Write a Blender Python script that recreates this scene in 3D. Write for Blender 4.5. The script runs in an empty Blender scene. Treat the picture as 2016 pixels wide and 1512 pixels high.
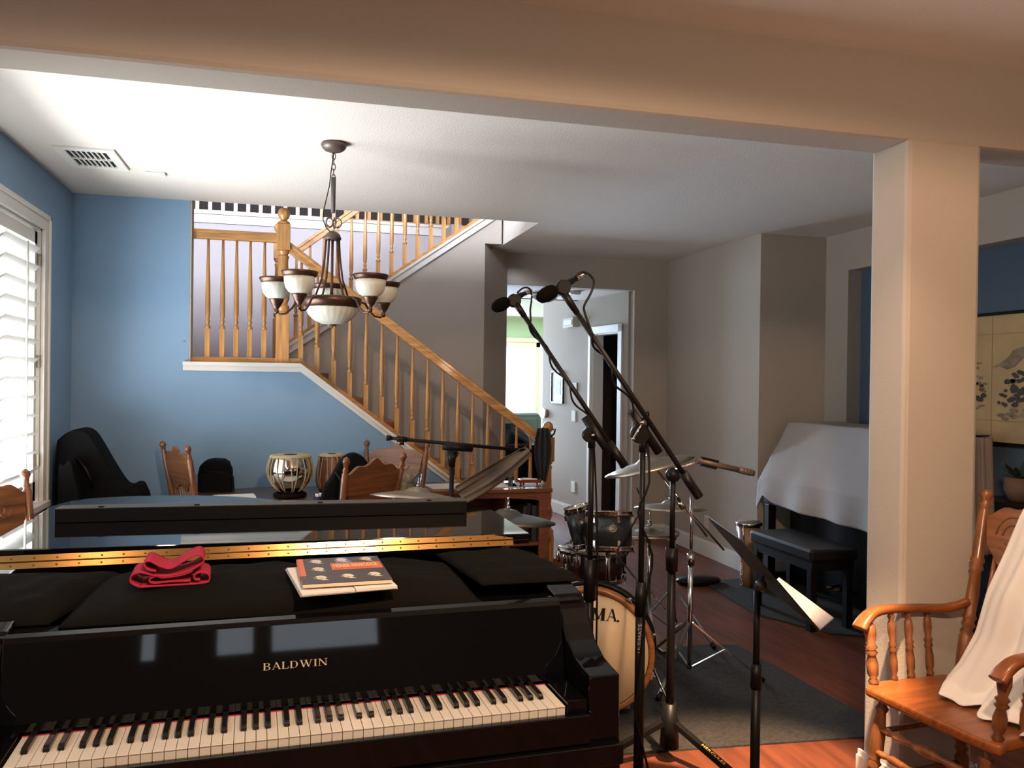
import bpy, bmesh, math, random
from mathutils import Vector, Matrix, noise
R_ = math.radians
rnd = random.Random(7)
C = bpy.context.scene.collection
sc = bpy.context.scene

# ------------------------------------------------------------------ camera, world, lights, exposure
FPX = 1640.0; YAW = R_(14.95); ROLL = R_(0.75); PITCH = R_(0.3); HC = 1.55
_f = Vector((math.sin(YAW)*math.cos(PITCH), math.cos(YAW)*math.cos(PITCH), -math.sin(PITCH)))
_r = Vector((math.cos(YAW), -math.sin(YAW), 0)); _u = _r.cross(_f)
_c, _s = math.cos(ROLL), math.sin(ROLL)
CR = _c*_r + _s*_u; CU = -_s*_r + _c*_u
cam_d = bpy.data.cameras.new('camera'); cam = bpy.data.objects.new('camera', cam_d); C.objects.link(cam)
cam_d.sensor_width = 36.0; cam_d.lens = FPX/2016*36.0; cam_d.clip_start = 0.05
m3 = Matrix((CR, CU, -_f)).transposed()
cam.matrix_world = Matrix.Translation((0, 0, HC)) @ m3.to_4x4()
sc.camera = cam

w = bpy.data.worlds.new('daylight'); sc.world = w; w.use_nodes = True
bg = w.node_tree.nodes['Background']; bg.inputs[0].default_value = (0.80, 0.90, 1.0, 1); bg.inputs[1].default_value = 3.0
sc.view_settings.view_transform = 'Standard'; sc.view_settings.look = 'None'
sc.view_settings.exposure = 0.0; sc.view_settings.gamma = 1.0; sc.view_settings.use_curve_mapping = False
sc.cycles.use_denoising = True
sc.cycles.max_bounces = 8; sc.cycles.diffuse_bounces = 5; sc.cycles.glossy_bounces = 4
sc.cycles.sample_clamp_indirect = 6.0

def lamp(name, kind, loc, energy, col, target=None, **k):
    d = bpy.data.lights.new(name, kind); d.energy = energy; d.color = col
    for a, b in k.items(): setattr(d, a, b)
    o = bpy.data.objects.new(name, d); C.objects.link(o); o.location = loc
    if target is not None:
        o.rotation_euler = (Vector(target)-Vector(loc)).to_track_quat('-Z', 'Y').to_euler()
    return o
WARM = (1.0, 0.65, 0.42)
lamp('window_daylight', 'AREA', (-1.80, 4.25, 1.05), 215, (0.94, 0.97, 1.0), (-1.12, 4.35, 2.3), shape='RECTANGLE', size=1.9, size_y=1.2, spread=R_(150))
lamp('stair_window_daylight', 'AREA', (-0.55, 3.62, 4.1), 400, (0.78, 0.84, 1.0), (-0.7, 8.2, 3.6), shape='RECTANGLE', size=1.8, size_y=0.9)
lamp('family_room_daylight', 'AREA', (2.4, 13.3, 1.6), 1150, (0.60, 0.77, 1.0), (2.6, 8.0, 1.0), shape='RECTANGLE', size=2.2, size_y=1.8)
lamp('recessed_can_light_right', 'SPOT', (1.6, 2.0, 2.73), 78, WARM, (1.6, 2.0, 0), spot_size=R_(102), spot_blend=0.5, shadow_soft_size=0.05)
lamp('recessed_spot_light_right', 'SPOT', (1.5, 1.9, 2.72), 1900, WARM, (1.78, 2.84, 0), spot_size=R_(26), spot_blend=0.75, shadow_soft_size=0.04)
lamp('ceiling_bulb_middle', 'SPOT', (0.55, 0.3, 2.70), 285, WARM, (0.55, 0.3, 0), spot_size=R_(174), spot_blend=0.12, shadow_soft_size=0.06)
lamp('recessed_can_light_left', 'SPOT', (-0.9, 0.3, 2.73), 35, WARM, (-0.9, 0.6, 0), spot_size=R_(140), spot_blend=0.8, shadow_soft_size=0.05)
lamp('added_bounce_fill', 'SPOT', (2.3, -0.2, 1.75), 95, (1.0, 0.66, 0.44), (1.9, 0.3, 3.0), spot_size=R_(160), spot_blend=0.6, shadow_soft_size=0.10)  # added warm fill for beam and near ceiling, not a known lamp

# ------------------------------------------------------------------ pixel ray -> point helper (reads positions off the 2016x1512 frame)
def P(px, py, x=None, y=None, z=None):
    r = _f + (px-1008)/FPX*CR - (py-756)/FPX*CU
    if x is not None: t = x/r.x
    elif y is not None: t = y/r.y
    else: t = (z-HC)/r.z
    return Vector((0, 0, HC)) + t*r

# ------------------------------------------------------------------ materials
MATS = {}
def mat(name, col, rough=0.5, metal=0.0, bump=0.0, bscale=200.0, var=0.0, vscale=8.0, spec=0.5, coat=0.0, sub=0.0, trans=0.0, alpha=1.0, stretch=None, sheen=0.0):
    if name in MATS: return MATS[name]
    m = bpy.data.materials.new(name); m.use_nodes = True; nt = m.node_tree
    b = nt.nodes['Principled BSDF']
    b.inputs['Base Color'].default_value = (*col, 1); b.inputs['Roughness'].default_value = rough
    b.inputs['Metallic'].default_value = metal; b.inputs['Specular IOR Level'].default_value = spec
    b.inputs['Coat Weight'].default_value = coat; b.inputs['Coat Roughness'].default_value = 0.08
    b.inputs['Transmission Weight'].default_value = trans; b.inputs['Alpha'].default_value = alpha
    b.inputs['Sheen Weight'].default_value = sheen
    if sub: b.inputs['Subsurface Weight'].default_value = sub; b.inputs['Subsurface Scale'].default_value = 0.03
    if bump or var:
        tc = nt.nodes.new('ShaderNodeTexCoord'); mp = nt.nodes.new('ShaderNodeMapping')
        nt.links.new(tc.outputs['Object'], mp.inputs[0])
        if stretch: mp.inputs['Scale'].default_value = stretch
    if bump:
        n = nt.nodes.new('ShaderNodeTexNoise'); n.inputs['Scale'].default_value = bscale; n.inputs['Detail'].default_value = 3
        bp = nt.nodes.new('ShaderNodeBump'); bp.inputs['Strength'].default_value = bump; bp.inputs['Distance'].default_value = 0.004
        nt.links.new(mp.outputs[0], n.inputs['Vector']); nt.links.new(n.outputs['Fac'], bp.inputs['Height']); nt.links.new(bp.outputs[0], b.inputs['Normal'])
    if var:
        n = nt.nodes.new('ShaderNodeTexNoise'); n.inputs['Scale'].default_value = vscale; n.inputs['Detail'].default_value = 5
        cr = nt.nodes.new('ShaderNodeValToRGB')
        cr.color_ramp.elements[0].position = 0.3; cr.color_ramp.elements[1].position = 0.7
        cr.color_ramp.elements[0].color = (*[c*(1-var) for c in col], 1); cr.color_ramp.elements[1].color = (*[min(1, c*(1+var)) for c in col], 1)
        nt.links.new(mp.outputs[0], n.inputs['Vector']); nt.links.new(n.outputs['Fac'], cr.inputs[0]); nt.links.new(cr.outputs[0], b.inputs['Base Color'])
    MATS[name] = m; return m
def wood(name, col, rough=0.35, axis='Z', var=0.35, coat=0.2):
    s = {'X': (1.2, 14, 14), 'Y': (14, 1.2, 14), 'Z': (14, 14, 1.2)}[axis]
    return mat(name, col, rough, var=var, vscale=3.0, stretch=s, coat=coat, bump=0.05, bscale=12)
W_BEIGE = mat('beige_wall_paint', (0.41, 0.37, 0.315), 0.85, bump=0.35, bscale=170, spec=0.2)
W_BLUE = mat('blue_wall_paint', (0.205, 0.33, 0.475), 0.8, bump=0.35, bscale=170, spec=0.25)
W_CEIL = mat('ceiling_paint', (0.66, 0.62, 0.56), 0.9, bump=0.5, bscale=120, spec=0.15)
W_STAIR = mat('stairwell_paint', (0.50, 0.47, 0.47), 0.85, bump=0.3, bscale=170, spec=0.2)
W_GREEN = mat('green_wall_paint', (0.42, 0.52, 0.33), 0.9)
TRIMW = mat('white_trim_paint', (0.66, 0.65, 0.61), 0.45)
OAKR = wood('honey_oak', (0.46, 0.225, 0.07), 0.35)
OAKRX = wood('honey_oak_rail', (0.46, 0.225, 0.07), 0.33, 'X')
OAKC = wood('chair_oak', (0.17, 0.063, 0.021), 0.32, 'Z', 0.45)
OAKCX = wood('chair_oak_carved', (0.18, 0.07, 0.025), 0.4, 'X', 0.5)
OAKSEAT = wood('chair_seat_oak', (0.20, 0.058, 0.012), 0.34, 'Y', 0.4, 0.08)
DESKW = wood('cherry_desk', (0.20, 0.065, 0.025), 0.4, 'X')
BLK = mat('piano_black_lacquer', (0.0025, 0.0028, 0.0034), 0.035, spec=0.42)
BLKS = mat('satin_black', (0.005, 0.005, 0.005), 0.42, spec=0.22)
BLKM = mat('matte_black_metal', (0.006, 0.0055, 0.005), 0.42, spec=0.22)
FOAM = mat('black_foam', (0.004, 0.0037, 0.0035), 0.95, bump=0.6, bscale=500, spec=0.04)
CLOTHB = mat('black_cloth', (0.0065, 0.006, 0.005), 0.95, bump=0.2, bscale=300, spec=0.06)
BAGB = mat('black_nylon', (0.004, 0.004, 0.0045), 0.85, bump=0.2, bscale=200, spec=0.10)
BRASS = mat('brass_hinge', (0.30, 0.175, 0.06), 0.20, 1.0)
CHROME = mat('chrome', (0.62, 0.60, 0.57), 0.16, 1.0)
CYM = mat('cymbal_bronze', (0.46, 0.41, 0.33), 0.38, 1.0, bump=0.1, bscale=60)
BRONZE = mat('bronze_lamp_metal', (0.085, 0.045, 0.03), 0.38, 0.7)
GREYMET = mat('grey_bronze_metal', (0.13, 0.10, 0.08), 0.45, 0.4)
IVORY = mat('ivory_key', (0.60, 0.57, 0.50), 0.25)
EBONY = mat('black_key_plastic', (0.008, 0.007, 0.006), 0.25)
REDF = mat('red_felt', (0.45, 0.02, 0.03), 0.95, spec=0.1)
REDF.node_tree.nodes['Principled BSDF'].inputs['Base Color'].default_value = (0.42, 0.032, 0.065, 1)
WHITECL = mat('white_cloth', (0.66, 0.64, 0.61), 0.9, bump=0.15, bscale=300, sheen=0.2)
PAPER = mat('paper', (0.75, 0.74, 0.70), 0.8)
PLATE = mat('switch_plate', (0.55, 0.52, 0.46), 0.5)

# ------------------------------------------------------------------ mesh builder
class B:
    def __init__(s): s.bm = bmesh.new()
    def _tf(s, vs, M):
        if M is not None:
            for v in vs: v.co = M @ v.co
    def box(s, x0, x1, y0, y1, z0, z1, M=None):
        vs = [s.bm.verts.new(p) for p in ((x0,y0,z0),(x1,y0,z0),(x1,y1,z0),(x0,y1,z0),(x0,y0,z1),(x1,y0,z1),(x1,y1,z1),(x0,y1,z1))]
        for f in ((3,2,1,0),(4,5,6,7),(0,1,5,4),(1,2,6,5),(2,3,7,6),(3,0,4,7)): s.bm.faces.new([vs[i] for i in f])
        s._tf(vs, M); return s
    def cbox(s, c, d, M=None):
        return s.box(c[0]-d[0]/2, c[0]+d[0]/2, c[1]-d[1]/2, c[1]+d[1]/2, c[2]-d[2]/2, c[2]+d[2]/2, M)
    def lathe(s, prof, seg=16, M=None, sx=1.0, sy=1.0):
        rings = []; allv = []
        for r, z in prof:
            if r < 1e-5: ring = [s.bm.verts.new((0, 0, z))]
            else: ring = [s.bm.verts.new((r*sx*math.cos(2*math.pi*i/seg), r*sy*math.sin(2*math.pi*i/seg), z)) for i in range(seg)]
            rings.append(ring); allv += ring
        for a, b in zip(rings, rings[1:]):
            for i in range(seg):
                j = (i+1) % seg
                q = [a[i % len(a)], a[j % len(a)], b[j % len(b)], b[i % len(b)]]
                u = []
                for v in q:
                    if v not in u: u.append(v)
                if len(u) > 2:
                    f = s.bm.faces.new(u); f.smooth = True
        for ring, rev in ((rings[0], True), (rings[-1], False)):
            if len(ring) > 2: s.bm.faces.new(ring[::-1] if rev else ring)
        s._tf(allv, M); return s
    def bar(s, p, q, r0, r1=None, seg=10, prof=None):
        p, q = Vector(p), Vector(q); L = (q-p).length
        M = Matrix.Translation(p) @ (q-p).to_track_quat('Z', 'Y').to_matrix().to_4x4()
        if prof: return s.lathe([(a*r0, t*L) for t, a in prof], seg, M)
        return s.lathe([(r0, 0), (r1 if r1 is not None else r0, L)], seg, M)
    def sbar(s, p, q, w, h, up=(0, 0, 1)):
        p, q = Vector(p), Vector(q); d = (q-p); L = d.length; d.normalize(); up = Vector(up)
        x = d.cross(up)
        if x.length < 1e-4: x = d.cross(Vector((0, 1, 0)))
        x.normalize(); u = x.cross(d)
        M = Matrix((x, d, u)).transposed().to_4x4(); M.translation = p
        return s.box(-w/2, w/2, 0, L, -h/2, h/2, M)
    def tube(s, pts, r, seg=8, closed=False):
        pts = [Vector(p) for p in pts]; n = len(pts); rings = []
        rr = r if isinstance(r, (list, tuple)) else [r]*n
        up = Vector((0, 0, 1)); prev = None
        for i, p in enumerate(pts):
            if closed: t = pts[(i+1) % n]-pts[i-1]
            else: t = pts[min(i+1, n-1)]-pts[max(i-1, 0)]
            t.normalize()
            if prev is None:
                x = t.cross(up)
                if x.length < 0.05: x = t.cross(Vector((1, 0, 0)))
            else: x = prev - t*prev.dot(t)
            x.normalize(); prev = x; y = t.cross(x)
            rings.append([s.bm.verts.new(p+rr[i]*(math.cos(2*math.pi*k/seg)*x+math.sin(2*math.pi*k/seg)*y)) for k in range(seg)])
        rng = range(n if closed else n-1)
        for i in rng:
            a, b = rings[i], rings[(i+1) % n]
            for k in range(seg):
                f = s.bm.faces.new((a[k], a[(k+1) % seg], b[(k+1) % seg], b[k])); f.smooth = True
        if not closed:
            s.bm.faces.new(rings[0][::-1]); s.bm.faces.new(rings[-1])
        return s
    def prism(s, poly, a0, a1, plane='XZ', M=None):
        def mk(p, a):
            return {'XZ': (p[0], a, p[1]), 'XY': (p[0], p[1], a), 'YZ': (a, p[0], p[1])}[plane]
        A = [s.bm.verts.new(mk(p, a0)) for p in poly]; Bv = [s.bm.verts.new(mk(p, a1)) for p in poly]
        s.bm.faces.new(A); s.bm.faces.new(Bv[::-1])
        n = len(poly)
        for i in range(n): s.bm.faces.new((A[i], Bv[i], Bv[(i+1) % n], A[(i+1) % n]))
        s._tf(A+Bv, M); return s
    def grid(s, fn, nu, nv, thick=None):
        V = [[s.bm.verts.new(fn(i/nu, j/nv)) for j in range(nv+1)] for i in range(nu+1)]
        for i in range(nu):
            for j in range(nv):
                f = s.bm.faces.new((V[i][j], V[i+1][j], V[i+1][j+1], V[i][j+1])); f.smooth = True
        return s
    def obj(s, name, m, parent=None, bevel=0.0, solid=0.0, seg=2, local=None, sub=0):
        bmesh.ops.recalc_face_normals(s.bm, faces=s.bm.faces)
        me = bpy.data.meshes.new(name); s.bm.to_mesh(me); s.bm.free()
        me.materials.append(m)
        o = bpy.data.objects.new(name, me); C.objects.link(o)
        if parent is not None: o.parent = parent
        if solid:
            md = o.modifiers.new('solid', 'SOLIDIFY'); md.thickness = solid; md.offset = 0
        if sub:
            md = o.modifiers.new('sub', 'SUBSURF'); md.levels = sub; md.render_levels = sub
        if bevel:
            md = o.modifiers.new('bevel', 'BEVEL'); md.width = bevel; md.segments = seg; md.limit_method = 'ANGLE'; md.angle_limit = R_(40)
        return o

def thing(name, label, cat, loc=(0, 0, 0), rotz=0.0, group=None):
    o = bpy.data.objects.new(name, None); C.objects.link(o); o.empty_display_size = 0.1
    o.location = loc; o.rotation_euler = (0, 0, rotz); o['label'] = label; o['category'] = cat
    if group: o['group'] = group
    return o
def tag(o, label, cat, group=None, kind=None):
    o['label'] = label; o['category'] = cat
    if group: o['group'] = group
    if kind: o['kind'] = kind
    return o
def struct(b, name, m, label=None, bevel=0.0, parent=None):
    o = b.obj(name, m, parent, bevel=bevel)
    if parent is None: o['kind'] = 'structure'
    if label: o['label'] = label
    return o
def sroot(name, label=None, loc=(0, 0, 0)):
    o = bpy.data.objects.new(name, None); C.objects.link(o); o['kind'] = 'structure'; o.location = loc
    if label: o['label'] = label
    return o
def copy_part(src, parent, M=None, name=None):
    c = src.copy(); C.objects.link(c); c.parent = parent
    if M is not None: c.matrix_local = M
    return c
def copy_tree(o, parent=None):
    c = o.copy(); C.objects.link(c)
    if parent is not None: c.parent = parent
    for ch in list(o.children):
        copy_tree(ch, c)
    return c
T = Matrix.Translation
def RX(a): return Matrix.Rotation(a, 4, 'X')
def RY(a): return Matrix.Rotation(a, 4, 'Y')
def RZ(a): return Matrix.Rotation(a, 4, 'Z')

# ------------------------------------------------------------------ room shell
Y2 = 7.12; Y3 = 8.22; XL = -1.39; YB = 6.05; CZ = 2.74; XR = 4.21; XP = 3.61; YJ = 5.90; YH = 7.58
FLOORM = mat('dark_cherry_floor', (0.130, 0.038, 0.016), 0.48, var=0.35, vscale=2.0, stretch=(9, 1.0, 1), spec=0.3)
struct(B().box(-2.4, 6.2, -3.2, 14.6, -0.1, 0.0), 'floor', FLOORM, 'dark reddish wooden floor')
# ceilings: one slab over both rooms, with the stairwell left open beyond the dining room
struct(B().box(-1.6, 6.2, -3.2, YB, CZ, CZ+0.31).box(1.81, 6.2, YB, YH+0.12, CZ, CZ+0.31).box(1.64, 1.81, Y2+0.1, YH+0.12, CZ, CZ+0.31), 'ceiling', W_CEIL, 'textured off white ceiling')
# left wall with window hole
WY0, WY1, WZ0, WZ1 = 3.25, 5.34, 0.80, 2.38
struct(B().box(XL-0.14, XL, 2.74, WY0, 0, CZ).box(XL-0.14, XL, WY1, YB+0.12, 0, CZ).box(XL-0.14, XL, WY0, WY1, 0, WZ0).box(XL-0.14, XL, WY0, WY1, WZ1, CZ), 'wall_left', W_BLUE, 'blue wall with the shuttered window')
struct(B().box(-2.35, -2.25, -3.2, 2.74, 0, CZ).box(-2.35, XL, 2.66, 2.78, 0, CZ), 'wall_front_left', W_BEIGE)
# far blue wall and the sloped knee wall of the stairs
SX0, SZ0, SL = 0.074, 1.632, 0.755
xe = 1.90; ze = SZ0-(xe-SX0)*SL
struct(B().prism([(XL, 0), (XL, CZ), (-0.665, CZ), (-0.665, SZ0), (SX0, SZ0), (xe, ze), (xe, 0)], YB, YB+0.13), 'wall_back', W_BLUE, 'blue wall dropping to a sloped knee wall under the stairs')
# white trim along the sill
def strip(pts, h0, h1, y0, y1):
    b = B()
    for (a, c) in zip(pts, pts[1:]):
        b.prism([(a[0], a[1]+h0), (c[0], c[1]+h0), (c[0], c[1]+h1), (a[0], a[1]+h1)], y0, y1)
    return b
sill = [(-0.70, SZ0), (SX0, SZ0), (xe, ze)]
tr = sroot('trim_1', 'white moulding along the stair knee wall')
struct(strip(sill, -0.048, 0.0, YB-0.018, YB), 'moulding', TRIMW, parent=tr)
struct(B().box(-0.665, -0.655, YB+0.002, YB+0.132, SZ0, CZ), 'jamb_board', W_BEIGE, parent=tr)
struct(strip(sill, -0.012, 0.012, YB-0.04, YB+0.16), 'cap', TRIMW, parent=tr)
# stairwell: side wall, landing, upper flight wall, far wall, upstairs

struct(B().box(XL-0.14, XL, YB+0.12, 10.6, 0, 5.4), 'wall_stairwell_left', W_STAIR)
struct(B().box(XL, SX0-0.05, YB+0.13, Y3, SZ0-0.2, SZ0), 'landing', DESKW)
struct(B().prism([(-0.02, 0), (-0.02, 1.80), (1.79, 3.07), (1.79, CZ), (1.64, CZ), (1.64, 0)], Y2, Y2+0.1), 'wall_stair', W_BEIGE, 'beige wall under the upper stair flight')
usl = (3.07-1.80)/1.81
up_pts = [(-0.02, 1.80), (1.79, 3.07)]
tr2 = sroot('trim_2', 'white moulding along the upper stair flight')
struct(strip(up_pts, -0.07, 0.0, Y2-0.02, Y2), 'moulding', TRIMW, parent=tr2)
struct(strip(up_pts, -0.01, 0.014, Y2-0.035, Y2+0.12), 'cap', TRIMW, parent=tr2)
struct(B().box(-0.035, -0.02, Y2-0.015, Y2+0.1, SZ0, 1.80), 'end_board', TRIMW, parent=tr2)
struct(B().box(XL, 6.2, Y3, Y3+0.12, 0, 3.05), 'wall_stairwell_back', W_STAIR) if False else struct(B().box(XL, 1.62, Y3, Y3+0.12, 0, 3.05).box(1.62, 4.0, Y3, Y3+0.12, 3.0, 3.05), 'wall_stairwell_back', W_STAIR, 'pale wall behind the stairs')
struct(B().box(XL, 4.0, Y3-0.03, Y3+0.14, 3.05, 3.075).box(XL, 4.0, Y3-0.015, Y3, 2.97, 3.05), 'trim_3', TRIMW, 'white trim under the upstairs balcony')
DARKUP = mat('upstairs_painted_dark', (0.06, 0.05, 0.045), 0.9)  # dark colour stands in for the unlit upstairs hall
struct(B().box(XL, 4.0, Y3+0.12, 10.6, 2.98, 3.05), 'floor_upstairs', DESKW)
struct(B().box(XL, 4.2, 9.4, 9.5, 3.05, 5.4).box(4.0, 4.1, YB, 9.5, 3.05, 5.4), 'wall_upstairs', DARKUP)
struct(B().box(XL-0.14, 4.2, 3.38, 3.5, CZ+0.31, 5.4).box(XL-0.14, XL, 3.5, YB+0.12, CZ+0.31, 5.4).box(4.0, 4.1, 3.5, YB, CZ+0.31, 5.4), 'wall_upstairs_front', W_STAIR)
struct(B().box(XL-0.14, 4.2, 3.38, 10.6, 5.4, 5.5), 'ceiling_upstairs', W_STAIR)
# steps (behind the knee wall)
stp = sroot('staircase')
for k in range(9):
    x1 = xe+0.35-k*0.247
    struct(B().box(x1-0.27, x1, YB+0.13, Y2, 0.0 if k < 1 else k*0.1778-0.1, (k+1)*0.1778-0.02), 'step', DESKW, parent=stp)
for k in range(8):
    x1 = -0.02+k*0.25
    struct(B().box(x1, x1+0.27, Y2+0.1, Y3, SZ0+k*0.18, SZ0+(k+1)*0.18-0.02), 'step', DESKW, parent=stp)
# chamfered wall corner beside the hall opening, hall wall with opening
struct(B().prism([(1.64, Y2), (1.965, YH), (1.965, YH+0.12), (1.60, YH+0.12), (1.60, Y2+0.1), (1.64, Y2+0.1)], 0, CZ, 'XY'), 'wall_hall_corner', W_BEIGE)
OX0, OX1, OZ = 1.965, 3.255, 2.44
struct(B().box(OX1, XP, YH, YH+0.12, 0, CZ).box(OX0, OX1, YH, YH+0.12, OZ, CZ), 'wall_hall', W_BEIGE, 'beige wall around the hallway opening')
struct(B().box(1.5, 3.6, YH+0.12, 8.85, OZ, OZ+0.12).box(1.5, 3.6, 8.75, 8.85, OZ, 3.0), 'ceiling_hall', W_CEIL)
struct(B().box(1.45, 1.55, YH+0.12, 12.0, 0, 3.0), 'wall_hall_left', W_BEIGE)
# projecting wall panel and the right wall with its deep blue recess
struct(B().box(XP, XP+0.12, YJ+0.12, YH+0.12, 0, CZ).box(XP, XR+0.12, YJ, YJ+0.12, 0, CZ), 'wall_jog', W_BEIGE, 'beige wall block by the draped piano')
NY0, NY1, NZ0, NZ1 = 2.9, 5.62, 0.75, 2.44
struct(B().box(XR, XR+0.12, NY1, YJ, 0, CZ).box(XR, XR+0.12, -3.2, NY0, 0, CZ).box(XR, XR+0.12, NY0, NY1, NZ1, CZ).box(XR, XR+0.12, NY0, NY1, 0, NZ0), 'wall_right', W_BEIGE, 'beige wall with the long recess')
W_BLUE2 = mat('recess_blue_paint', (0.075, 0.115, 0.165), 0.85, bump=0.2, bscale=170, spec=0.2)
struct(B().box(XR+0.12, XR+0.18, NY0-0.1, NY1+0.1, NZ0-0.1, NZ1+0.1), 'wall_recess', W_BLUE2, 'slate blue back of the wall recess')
# beam and pillar between the two rooms
bmr = 0.018
struct(B().box(XL-0.14, XR+0.05, 2.545, 2.745, 2.435, CZ+0.05), 'beam', W_BEIGE, 'wide beige beam across the room', bevel=bmr)
struct(B().box(2.15, 2.475, 2.545, 2.745, 0, 2.45), 'pillar', W_BEIGE, 'square beige pillar', bevel=bmr)
# front room enclosure behind the camera, with three high windows
FW = B(); holes = [(-0.72, -0.62), (-0.15, 0.13), (0.28, 1.17)]
x = -2.4
for a, b_ in holes: FW.box(x, a, -3.2, -3.1, 0, CZ); FW.box(a, b_, -3.2, -3.1, 0, 1.75); FW.box(a, b_, -3.2, -3.1, 2.17, CZ); x = b_
FW.box(x, 6.2, -3.2, -3.1, 0, CZ)
struct(FW, 'wall_front', mat('dimmed_unseen_wall', (0.10, 0.075, 0.06), 0.9))  # unseen wall, darkened so the fallboard reflects less of it
# hall right wall (runs away from us), with the door
A_ = Vector((2.99, 9.75, 0)); B_ = Vector((3.235, YH+0.1, 0)); HD = (B_-A_).normalized(); HN = Vector((-HD.y, HD.x, 0))
if HN.x > 0: HN = -HN      # faces -X
def onhall(px, py):
    r = _f + (px-1008)/FPX*CR - (py-756)/FPX*CU; o = Vector((0, 0, HC))
    t = (A_-o).dot(HN)/r.dot(HN); p = o+t*r
    return (p-A_).dot(HD), p.z
HM = Matrix.Identity(4); HM.col[0][:3] = HD; HM.col[1][:3] = -HN; HM.col[2][:3] = (0, 0, 1); HM.translation = A_   # local: x along, y into wall, z up
s0 = onhall(1167, 700)[0]; s1 = onhall(1219, 700)[0]; L = (B_-A_).length
struct(B().box(0, s0, 0, 0.12, 0, 3.0, HM).box(s1, L, 0, 0.12, 0, 3.0, HM).box(s0, s1, 0, 0.12, 2.05, 3.0, HM), 'wall_hall_right', W_BEIGE, 'hallway wall with picture and door')
dr = sroot('door_1', 'white framed doorway into a dark room'); cw = 0.075
struct(B().box(s0-cw, s0, -0.02, 0.0, 0, 2.05+cw, HM).box(s1, s1+cw, -0.02, 0.0, 0, 2.05+cw, HM).box(s0-cw, s1+cw, -0.02, 0.0, 2.05, 2.05+cw, HM).box(s0-cw*0.4, s0-cw*0.2, -0.028, -0.02, 0, 2.05+cw*0.3, HM), 'casing', TRIMW, parent=dr)
struct(B().box(s0, s0+0.015, 0, 0.12, 0, 2.05, HM).box(s1-0.015, s1, 0, 0.12, 0, 2.05, HM).box(s0, s1, 0, 0.12, 2.035, 2.05, HM), 'jamb', TRIMW, parent=dr)
DARKR = mat('side_room_painted_dark', (0.05, 0.035, 0.03), 0.9)  # gloom of the side room is put into this dark wall colour
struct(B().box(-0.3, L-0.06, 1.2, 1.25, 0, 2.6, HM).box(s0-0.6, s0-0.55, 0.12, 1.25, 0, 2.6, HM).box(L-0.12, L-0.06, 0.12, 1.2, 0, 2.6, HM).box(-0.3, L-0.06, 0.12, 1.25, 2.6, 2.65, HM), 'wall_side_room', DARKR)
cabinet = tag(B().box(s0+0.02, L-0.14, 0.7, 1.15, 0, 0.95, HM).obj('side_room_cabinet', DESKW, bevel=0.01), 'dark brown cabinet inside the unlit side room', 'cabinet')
# family room beyond, with tall cream framed windows
YF = 13.9
struct(B().box(1.4, 2.5, YF, YF+0.12, 0, 3.0).box(2.5, 4.3, YF, YF+0.12, 2.2, 3.0).box(2.5, 4.3, YF, YF+0.12, 0, 0.5).box(4.3, 6.2, YF, YF+0.12, 0, 3.0).box(6.1, 6.2, 9.75, YF, 0, 3.0).box(3.1, 6.2, 9.75, 9.85, 0, 3.0), 'wall_family_room', W_GREEN, 'pale green wall of the far room')
struct(B().box(1.4, 6.2, 8.85, YF+0.1, 3.0, 3.1), 'ceiling_family_room', W_CEIL)
struct(B().box(1.5, 6.0, YF-0.4, YF, 2.62, 3.0), 'soffit', TRIMW)
CREAM = mat('cream_frame', (0.75, 0.70, 0.50), 0.5)
w2 = sroot('window_2', 'tall bright window of the far room')
wxs = [2.5, 2.86, 2.98, 4.1]
for a, b_ in ((2.50, 2.92), (2.92, 4.2)):
    struct(B().box(a, a+0.07, YF-0.04, YF+0.05, 0.5, 2.2).box(b_-0.07, b_, YF-0.04, YF+0.05, 0.5, 2.2).box(a, b_, YF-0.04, YF+0.05, 2.12, 2.2).box(a, b_, YF-0.04, YF+0.05, 0.5, 0.6), 'sash', CREAM, parent=w2)
struct(B().box(2.4, 4.3, YF-0.06, YF, 2.2, 2.27).box(2.42, 2.5, YF-0.06, YF, 0.45, 2.2).box(2.4, 4.3, YF-0.06, YF, 0.42, 0.5), 'casing', CREAM, parent=w2)
# baseboards
def bboard(name, segs):
    b = B()
    for (x0, y0, x1, y1, nx, ny) in segs:
        d = Vector((x1-x0, y1-y0, 0)); n = Vector((nx, ny, 0))*0.016
        p = [Vector((x0, y0, 0)), Vector((x1, y1, 0))]
        q = [v+n for v in p]
        b.prism([(p[0].x, p[0].y), (p[1].x, p[1].y), (q[1].x, q[1].y), (q[0].x, q[0].y)], 0, 0.12, 'XY')
        n2 = n*0.5; q = [v+n2 for v in p]
        b.prism([(p[0].x, p[0].y), (p[1].x, p[1].y), (q[1].x, q[1].y), (q[0].x, q[0].y)], 0.12, 0.14, 'XY')
    return struct(b, name, TRIMW)
bboard('baseboard_back', [(XL, YB, xe, YB, 0, -1)])
bboard('baseboard_left', [(XL, 2.8, XL, YB, 1, 0)])
bboard('baseboard_hall', [(OX1, YH, XP, YH, 0, -1), (XP, YJ, XP, YH, -1, 0), (XP-0.016, YJ, XR, YJ, 0, -1), (1.64, Y2, 1.965, YH, 0.8, -0.6)])
bboard('baseboard_right', [(XR, 2.8, XR, YJ, -1, 0)])
bboard('baseboard_pillar', [(2.15, 2.53, 2.15, 2.76, -1, 0), (2.134, 2.545, 2.49, 2.545, 0, -1), (2.475, 2.53, 2.475, 2.76, 1, 0)])
hb = A_+HD*0; e = A_+HD*(s0-cw)
bboard('baseboard_hall_right', [(A_.x, A_.y, e.x, e.y, HN.x, HN.y)])

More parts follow.
